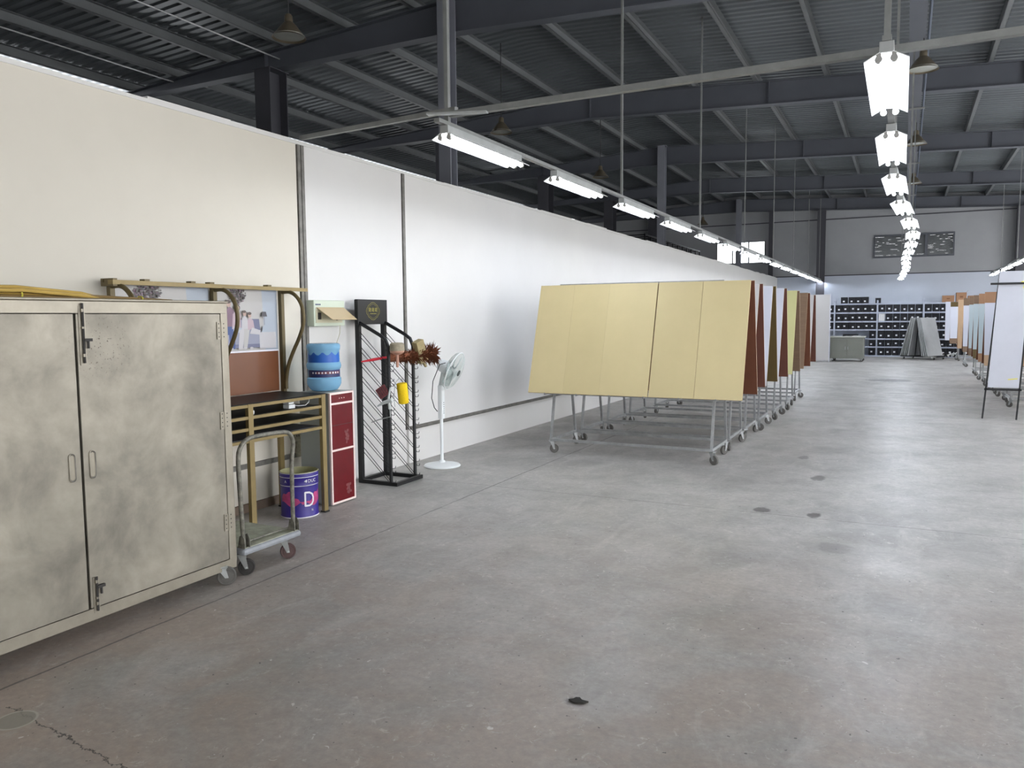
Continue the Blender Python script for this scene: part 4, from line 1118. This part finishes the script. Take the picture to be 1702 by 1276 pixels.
def board(x0, x1, y, side, key_out, key_in, label, cat='board', group=None, z0=.69, z1=1.92, bands=None, edge='edge', dy=0.0):
    """leaning panel; side -1 front, +1 rear"""
    h = z1 - z0
    spread = .385 if side < 0 else .30
    base_y = y + side * (spread + .03 + dy)
    q = MB(); xc = (x0 + x1) / 2; w2 = (x1 - x0) / 2
    th = .016
    ang = math.atan2(spread, h)
    L_ = math.hypot(spread, h)
    # local: v along slope, w outward normal
    def P_(u, v, w): return Vector((u, -side * math.sin(ang) * v + side * math.cos(ang) * w, math.cos(ang) * v + side * side * math.sin(ang) * w))
    def slab(v0, v1, w0, w1, key):
        q.m(key); q.hexa([P_(-w2, v0, w0), P_(w2, v0, w0), P_(w2, v0, w1), P_(-w2, v0, w1), P_(-w2, v1, w0), P_(w2, v1, w0), P_(w2, v1, w1), P_(-w2, v1, w1)])
    slab(0, L_, 0, .003, key_in); slab(0, L_, .003, th - .003, edge)
    if bands:
        for (f0, f1, k_) in bands: slab(L_ * f0, L_ * f1, th - .003, th, k_)
    else: slab(0, L_, th - .003, th, key_out)
    o = q.build('leaning_board', loc=(xc, base_y, z0))
    return tag(o, label, cat, group)
gL = 'trolleys along the left wall'
gLB = 'boards on the left trolleys'
make_trolley(-2.65, 8.53, -3.60, -1.77, 'nearest A-frame board trolley, steel legs under the big cream boards', gL)
seams = [(-3.86, -3.431, 'cream_board'), (-3.43, -3.001, 'cream_board_b'), (-3.00, -2.448, 'cream_board'), (-2.437, -1.952, 'cream_board_b'), (-1.948, -1.455, 'cream_board')]
names_ = ['leftmost of the five cream boards on the nearest trolley', 'second cream board from the left on the nearest trolley', 'middle cream board of five on the nearest trolley',
          'fourth cream board from the left on the nearest trolley, right of the dark gap', 'rightmost cream board on the nearest trolley']
for (a, b_, k_), lb in zip(seams, names_): board(a, b_, 8.53, -1, k_, 'brown_board', lb, group='cream boards on the nearest trolley')
board(-3.86, -1.43, 8.53, 1, 'white_board', 'brown_board', 'dark brown board leaning on the back of the nearest trolley', group=gLB)
specs = [(9.45, -1.505, 'grey_board', 'redbrown_board', 'pale pinkish grey board on the second trolley behind the cream boards', 'second A-frame trolley, just behind the one with the cream boards', 'red-brown board on the back of the second trolley'),
         (10.37, -1.49, 'white_board', 'olive_board', 'wide white board leaning on the third trolley', 'third A-frame trolley from the camera on the left, with a white board', 'olive brown board on the back of the third trolley'),
         (11.28, -1.475, 'white_board', 'redbrown_board', 'white board on the fourth trolley, just before the pale yellow board', 'fourth A-frame trolley from the camera on the left side', 'red-brown board on the back of the fourth trolley'),
         (12.5, -1.45, 'yellow_board', 'wood_board', 'pale yellow board leaning on the fifth trolley', 'fifth A-frame trolley on the left, with the pale yellow board', 'brown board on the back of the fifth trolley, behind the yellow board'),
         (13.85, -1.44, 'wood_board', 'brown_board', 'brown wood-toned board facing the camera on the sixth trolley', 'sixth A-frame trolley on the left, with the brown wood board', 'dark brown board on the back of the sixth trolley'),
         (15.3, -1.49, 'grey_board', 'redbrown_board', 'narrow pale board showing on the last left trolley', 'farthest A-frame trolley in the left row', 'red-brown board on the back of the farthest left trolley')]
rnd = random.Random(21)
for (y, xr, ko, ki, lb, lt, lbk) in specs:
    make_trolley(xr - 1.2, y, xr - 2.08, xr - .27, lt, gL, yaws=[rnd.uniform(-1, 3) for _ in range(4)])
    board(xr - 2.4, xr - .01, y, -1, ko, 'brown_board', lb, group=gLB)
    board(xr - 2.38, xr + .015, y, 1, 'grey_board', ki, lbk, group=gLB)

gR, gRB = 'trolleys along the right side', 'boards on the right trolleys'
rspecs = [(30.3, 'white_board', None, 'tall all-white board at the far end of the right row', 2.0),
          (27.0, None, [(0, .12, 'wood_board'), (.12, .88, 'white_board'), (.88, 1, 'olive_board')], 'white panel with an olive top strip, second from far end of right row', 1.93),
          (23.2, 'ply_board', None, 'plain light plywood board in the far half of the right row', 1.95),
          (21.1, None, [(0, .1, 'wood_board'), (.1, .86, 'white_board'), (.86, 1, 'wood_board')], 'white panel with brown top strip next to the plywood board, right row', 1.95),
          (19.3, None, [(0, .12, 'wood_board'), (.12, .86, 'blue_board'), (.86, 1, 'wood_board')], 'narrow bluish panel with brown ends, fourth from near end of right row', 1.91),
          (18.1, None, [(0, .14, 'olive_board'), (.14, .86, 'blue_board'), (.86, 1, 'wood_board')], 'pale green-blue panel with brown ends, third from near end of right row', 1.91),
          (16.85, None, [(0, .12, 'cardboard'), (.12, .85, 'blue_board'), (.85, 1, 'cardboard')], 'bluish panel with brown cardboard-coloured ends, second from near end of right row', 1.93),
          (15.65, None, [(0, .14, 'ply_board'), (.14, .85, 'white_board'), (.85, 1, 'cardboard')], 'bright white panel with orange-brown ends just behind the black stand', 1.93)]
for i, (y, k_, bands, lb, zt) in enumerate(rspecs):
    make_trolley(2.4, y, 1.62, 3.3, '%s steel trolley from the far end of the right row, under its boards' % ('first' if i == 0 else ORD[i]), gR, yaws=[rnd.uniform(-1, 3) for _ in range(4)])
    board(1.20, 3.6, y, -1, k_, 'brown_board', lb, group=gRB, bands=bands, z1=max(zt - .03, 1.92))
    board(1.22, 3.6, y, 1, 'grey_board', 'brown_board', 'dark board on the back side of the %s right trolley from the far end' % ORD[i], group=gRB)
# brown board trolley at the right picture edge
make_trolley(2.6, 14.2, 1.82, 3.6, 'nearest steel trolley on the right, its castor at the picture edge', gR)
board(1.60, 3.9, 14.2, -1, 'wood_board', 'brown_board', 'brown board at the right picture edge beside the black stand', group=gRB, z0=.45, z1=2.0, dy=.12)
MB_ = MB(); MB_.m('warm_light_wall').lathe([(.001, 0), (.12, 0), (.12, .003), (.001, .003)], n=20, cap=False)
# black stand with a white film-covered board
st = thing('board_stand', 'slim black metal stand holding a white board at the right side', 'stand', (1.37, 13.5, 0))
def sl_(x, z): return (x - 1.36, 0, z)
for (xb, xt) in ((1.06, 1.21), (1.49, 1.60)):
    MB().m('black').bar(sl_(xb, 0), sl_(xt, 2.2), .022, .022).build('upright', parent=st)
q = MB(); q.m('black').bar((-.27, -.045, 1.99), (.26, -.045, 1.99), .02, .03).build('top_bar', parent=st)
MB().m('black').bar(sl_(1.07, .44), sl_(1.54, .44), .022, .03).build('bottom_bar', parent=st)
for x in (1.10, 1.50):
    MB().m('black').bar((x - 1.36, .01, .44), (x + .02 - 1.36, .16, .44), .02, .02).build('stay', parent=st)
q = MB(); q.m('film')
q.hexa([(1.11 - 1.36, -.03, .47), (1.50 - 1.36, -.03, .47), (1.50 - 1.36, -.015, .47), (1.11 - 1.36, -.015, .47), (1.20 - 1.36, -.03, 2.17), (1.58 - 1.36, -.03, 2.17), (1.58 - 1.36, -.015, 2.17), (1.20 - 1.36, -.015, 2.17)])
wb = q.build('hanging_board', loc=(1.37, 13.5, 0)); tag(wb, 'white film-wrapped board with yellow tape marks on the black stand', 'board')
q = MB(); q.m('yellow_tape')
pts = []
for j in range(10):
    a = math.pi / 2 + j * math.pi / 5; r = .09 if j % 2 == 0 else .038
    pts.append((.185 + r * math.cos(a), 1.99 + r * math.sin(a)))
q.prism(pts, lambda u, v, w: Vector((u, -.031 - w, v)), .002)
q.prism([(.0, .585), (.12, .60), (.12, .615), (0, .60)], lambda u, v, w: Vector((u, -.031 - w, v)), .002)
q.build('yellow_tape', parent=wb)

# ------------------------------------------------------------------ far end: shelving full of black boxes
SY = 32.3
UPR = [-3.88, -2.42, -.94, .59, 2.12, 3.3]
LEV = [.05, .38, .68, 1.02, 1.33, 1.66]
shv = thing('storage_shelving', 'long pale steel shelving filled with black boxes along the far wall', 'shelving', (0, SY, 0))
for x in UPR:
    for y in (0, .5): MB().m('shelf').bar((x, y, 0), (x, y, 2.1), .05, .05).build('upright', parent=shv)
for z in LEV + [1.99]:
    q = MB(); q.m('shelf').box(UPR[0], UPR[-1], -.01, .02, z - .05, z).box(UPR[0], UPR[-1], .48, .51, z - .05, z).box(UPR[0], UPR[-1], .02, .48, z - .014, z - .002)
    q.build('shelf_board', parent=shv)
def make_box():
    t = thing('storage_box', 'x', 'storage box')
    q = MB(); q.m('box_black').hexa([(-.110, 0, 0), (.110, 0, 0), (.110, .4, 0), (-.110, .4, 0), (-.114, -.01, .24), (.114, -.01, .24), (.114, .41, .24), (-.114, .41, .24)])
    q.build('tub', parent=t)
    MB().m('label').box(-.032, .032, -.014, -.008, .075, .125).build('label_card', parent=t)
    return t
bx = make_box(); firstb = True
bays = [(UPR[i], UPR[i + 1]) for i in range(5)]
bn = ['leftmost bay', 'second bay from left', 'middle bay', 'fourth bay from left', 'rightmost bay']
rn = ['bottom shelf', 'second shelf up', 'third shelf up', 'third shelf down', 'second shelf down', 'top shelf']
for bi, (xa, xb) in enumerate(bays):
    nb = 6
    for ri, z in enumerate(LEV):
        xsb = [xa + .15 + (xb - xa - .30) * k / (nb - 1) for k in range(nb)]
        vis = []
        for k, x in enumerate(xsb):
            if x < -2.7 or x > 2.0: continue
            if x < -1.25 and z < .75: continue
            if bi == 2 and ri == 4 and k == 0: continue      # white papers there
            if rnd.random() < .02: continue
            vis.append(x)
        for k, x in enumerate(vis):
            o = bx if firstb else copy_tree(bx); firstb = False
            o.location = (x + rnd.uniform(-.004, .004), SY + .035 + rnd.uniform(0, .03), z); 
            o['label'] = 'black storage box, %s from left, %s, %s, far shelving' % (ORD[k], rn[ri], bn[bi])
            o['group'] = 'black boxes on the far shelving'
            zn = (LEV + [1.99])[ri + 1]
            o.scale = (1, 1, (zn - z - .058) / .24)
            for ch in kids(o):
                if ch.name.startswith('label_card'): ch.location = (rnd.uniform(-.04, .04), 0, rnd.uniform(-.02, .02))
for k, (x, w_) in enumerate(((-2.10, 1), (-1.83, 1), (-1.60, 1), (-1.37, 1), (-.93, .8))):
    o = copy_tree(bx, label='black box on top of the far shelving, %s' % ['standing alone at left', 'first of the three together', 'middle of the three together', 'last of the three together', 'smaller one above the upright'][k], loc=(x, SY + .05, 1.99), group='black boxes on top of the far shelving')
    o.scale = (w_, 1, w_ * 1.0)
pk = MB(); pk.m('paper').box(-.1, .1, 0, .3, 0, .27)
tag(pk.build('paper_stack', loc=(-.79, SY + .02, 1.33), bevel=.005), 'upright white paper stack on the second shelf down of the far shelving', 'papers')
for k, (x, z, w_, h) in enumerate(((1.36, 1.99, .38, .24), (1.77, 1.99, .32, .34), (2.16, 1.99, .36, .22))):
    t = thing('cardboard_box', ['open cardboard box at left on top of the far shelving', 'taller cardboard box, middle one atop the far shelving', 'low cardboard box at right on top of the far shelving'][k], 'cardboard box', (x, SY + .05, z), group='cardboard boxes on the far shelving')
    MB().m('cardboard').box(-w_ / 2, w_ / 2, 0, .35, 0, h).build('carton', parent=t)
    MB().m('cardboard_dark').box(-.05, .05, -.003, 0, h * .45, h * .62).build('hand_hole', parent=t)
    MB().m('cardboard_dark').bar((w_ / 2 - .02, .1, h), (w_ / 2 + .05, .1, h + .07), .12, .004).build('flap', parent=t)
# louvre vent stays in window_1; rubble of tools on the lowest right shelf
t = thing('tool_heap', 'heap of dark hoses and pale rags on the lowest shelf, right bay', 'tools', (1.3, SY - .35, 0))
for k in range(7):
    x = -.32 + k * .1
    MB().m(['box_black', 'paper', 'dark_rubber', 'box_black', 'paper', 'galv', 'box_black'][k]).tube([(x, 0, .05 + .02 * (k % 3)), (x + .1, .05, .14 + .03 * (k % 2)), (x + .22, .02, .06)], .04, 8).build('hose', parent=t, smooth=True)

# grey low cabinet with papers and a monitor lying on it
lc = thing('low_cabinet', 'low grey two-door cabinet on castors before the far shelving', 'cabinet', (-1.74, 28.6, 0))
MB().m('cab_grey').box(-.52, .52, .0, .85, .1, .80).build('body', parent=lc, bevel=.01)
for s in (-1, 1):
    dd = MB().m('cab_grey').box(*(sorted((s * .01, s * .46))), -.012, 0, .16, .74).build('door', parent=lc, bevel=.004)
    MB().m('galv').bar((s * .04, -.02, .4), (s * .04, -.02, .5), .012, .012).build('handle', parent=dd)
MB().m('stone_top').box(-.55, .56, -.03, .88, .80, .835).build('worktop', parent=lc, bevel=.006)
for x in (-.45, .45):
    for y in (.06, .78): castor(lc, x, y, .1, r=.04, wkey='dark_rubber')
for k, (x, y, a) in enumerate(((-.3, .2, .2), (.05, .15, -.3), (.3, .3, .1))):
    q = MB(); q.m('paper').box(-.12, .12, -.09, .09, 0, .006 + .008 * k); o = q.build('paper_sheet', loc=(-1.74 + x, 28.6 + y, .836)); o.rotation_euler.z = a
    tag(o, ['white paper sheet at the left end of the low grey cabinet top', 'white paper sheet in the middle of the low grey cabinet top', 'thicker white paper pad at the right end of the low grey cabinet'][k], 'paper', 'papers on the low grey cabinet')
tag(MB().m('box_black').box(-.24, .24, 0, .22, 0, .07).build('black_case', loc=(-1.66, 29.05, .836), bevel=.01), 'flat black case lying at the back of the low grey cabinet top', 'case')
# tall white panel standing left of the low cabinet
wp = thing('tall_panel', 'tall white panel standing upright left of the low grey cabinet', 'panel', (-2.85, 28.0, 0))
MB().m('grey_board').box(-.6, .6, 0, .03, .06, 2.24).build('panel', parent=wp)
MB().m('white_board').box(.6, .625, -.01, .04, .0, 2.26).build('edge_post', parent=wp)
MB().m('galv').bar((-.55, .03, 1.7), (-.55, .6, .02), .025).bar((.5, .03, 1.7), (.5, .6, .02), .025).bar((-.6, .015, .05), (.6, .015, .05), .03).bar((-.6, .015, 0.02), (-.6, .015, .06), .03).build('prop', parent=wp)

# A-frame rack of door panels before the shelving
ar = thing('panel_rack', 'low wheeled base of the A-shaped rack of door panels before the shelving', 'rack', (.58, 31.0, 0), math.radians(-33))
MB().m('black').bar((-.62, -.3, .1), (.62, -.3, .1), .04).bar((-.62, .3, .1), (.62, .3, .1), .04).bar((-.62, -.3, .1), (-.62, .3, .1), .04).bar((.62, -.3, .1), (.62, .3, .1), .04).build('base', parent=ar)
for s in (-1, 1):
    for y in (-.28, .28): MB().m('black').bar((s * .10, y, .12), (s * .0, y, 1.40), .03).build('mast', parent=ar)
for x in (-.55, .55):
    for y in (-.27, .27): castor(ar, x, y, .085, r=.035, wkey='dark_rubber')
for s, n_, nm in ((-1, 5, 'left'), (1, 4, 'right')):
    for k in range(n_):
        off = .03 + k * .07
        q = MB(); q.m('panel_light' if (k % 2 == 0 or s > 0) else 'panel_grey')
        xb = s * (.23 + off); xt = s * (.045 + k * .035)
        z0 = .125
        q.hexa([(xb - .014, -.46, z0), (xb + .014, -.46, z0), (xb + .014, .4, z0), (xb - .014, .4, z0), (xt - .014, -.46, z0 + 1.32), (xt + .014, -.46, z0 + 1.32), (xt + .014, .4, z0 + 1.32), (xt - .014, .4, z0 + 1.32)])
        o = q.build('door_panel', loc=(.58, 31.0, 0)); o.rotation_euler.z = math.radians(-33)
        tag(o, 'grey door panel, %s from the middle on the %s side of the A-shaped rack' % (ORD[k], nm), 'panel', 'door panels on the A-shaped rack')
MB().m('panel_grey').box(.40, .68, -.62, -.30, .09, .115).build('foot_plate', parent=ar)

# ------------------------------------------------------------------ small scraps on the floor
q = MB(); q.m('debris').prism([(-.035, -.01), (-.01, -.022), (.03, -.012), (.045, .006), (.015, .01), (0, .026), (-.015, .02), (-.02, .004)], lambda u, v, w: Vector((u, v, w + .012 * abs(u) * 10 * .3)), .006)
tag(q.build('scrap', loc=(-1.14, 2.84, .0005)), 'curled black scrap lying on the floor in the foreground', 'scrap')
bpy.context.view_layer.update()
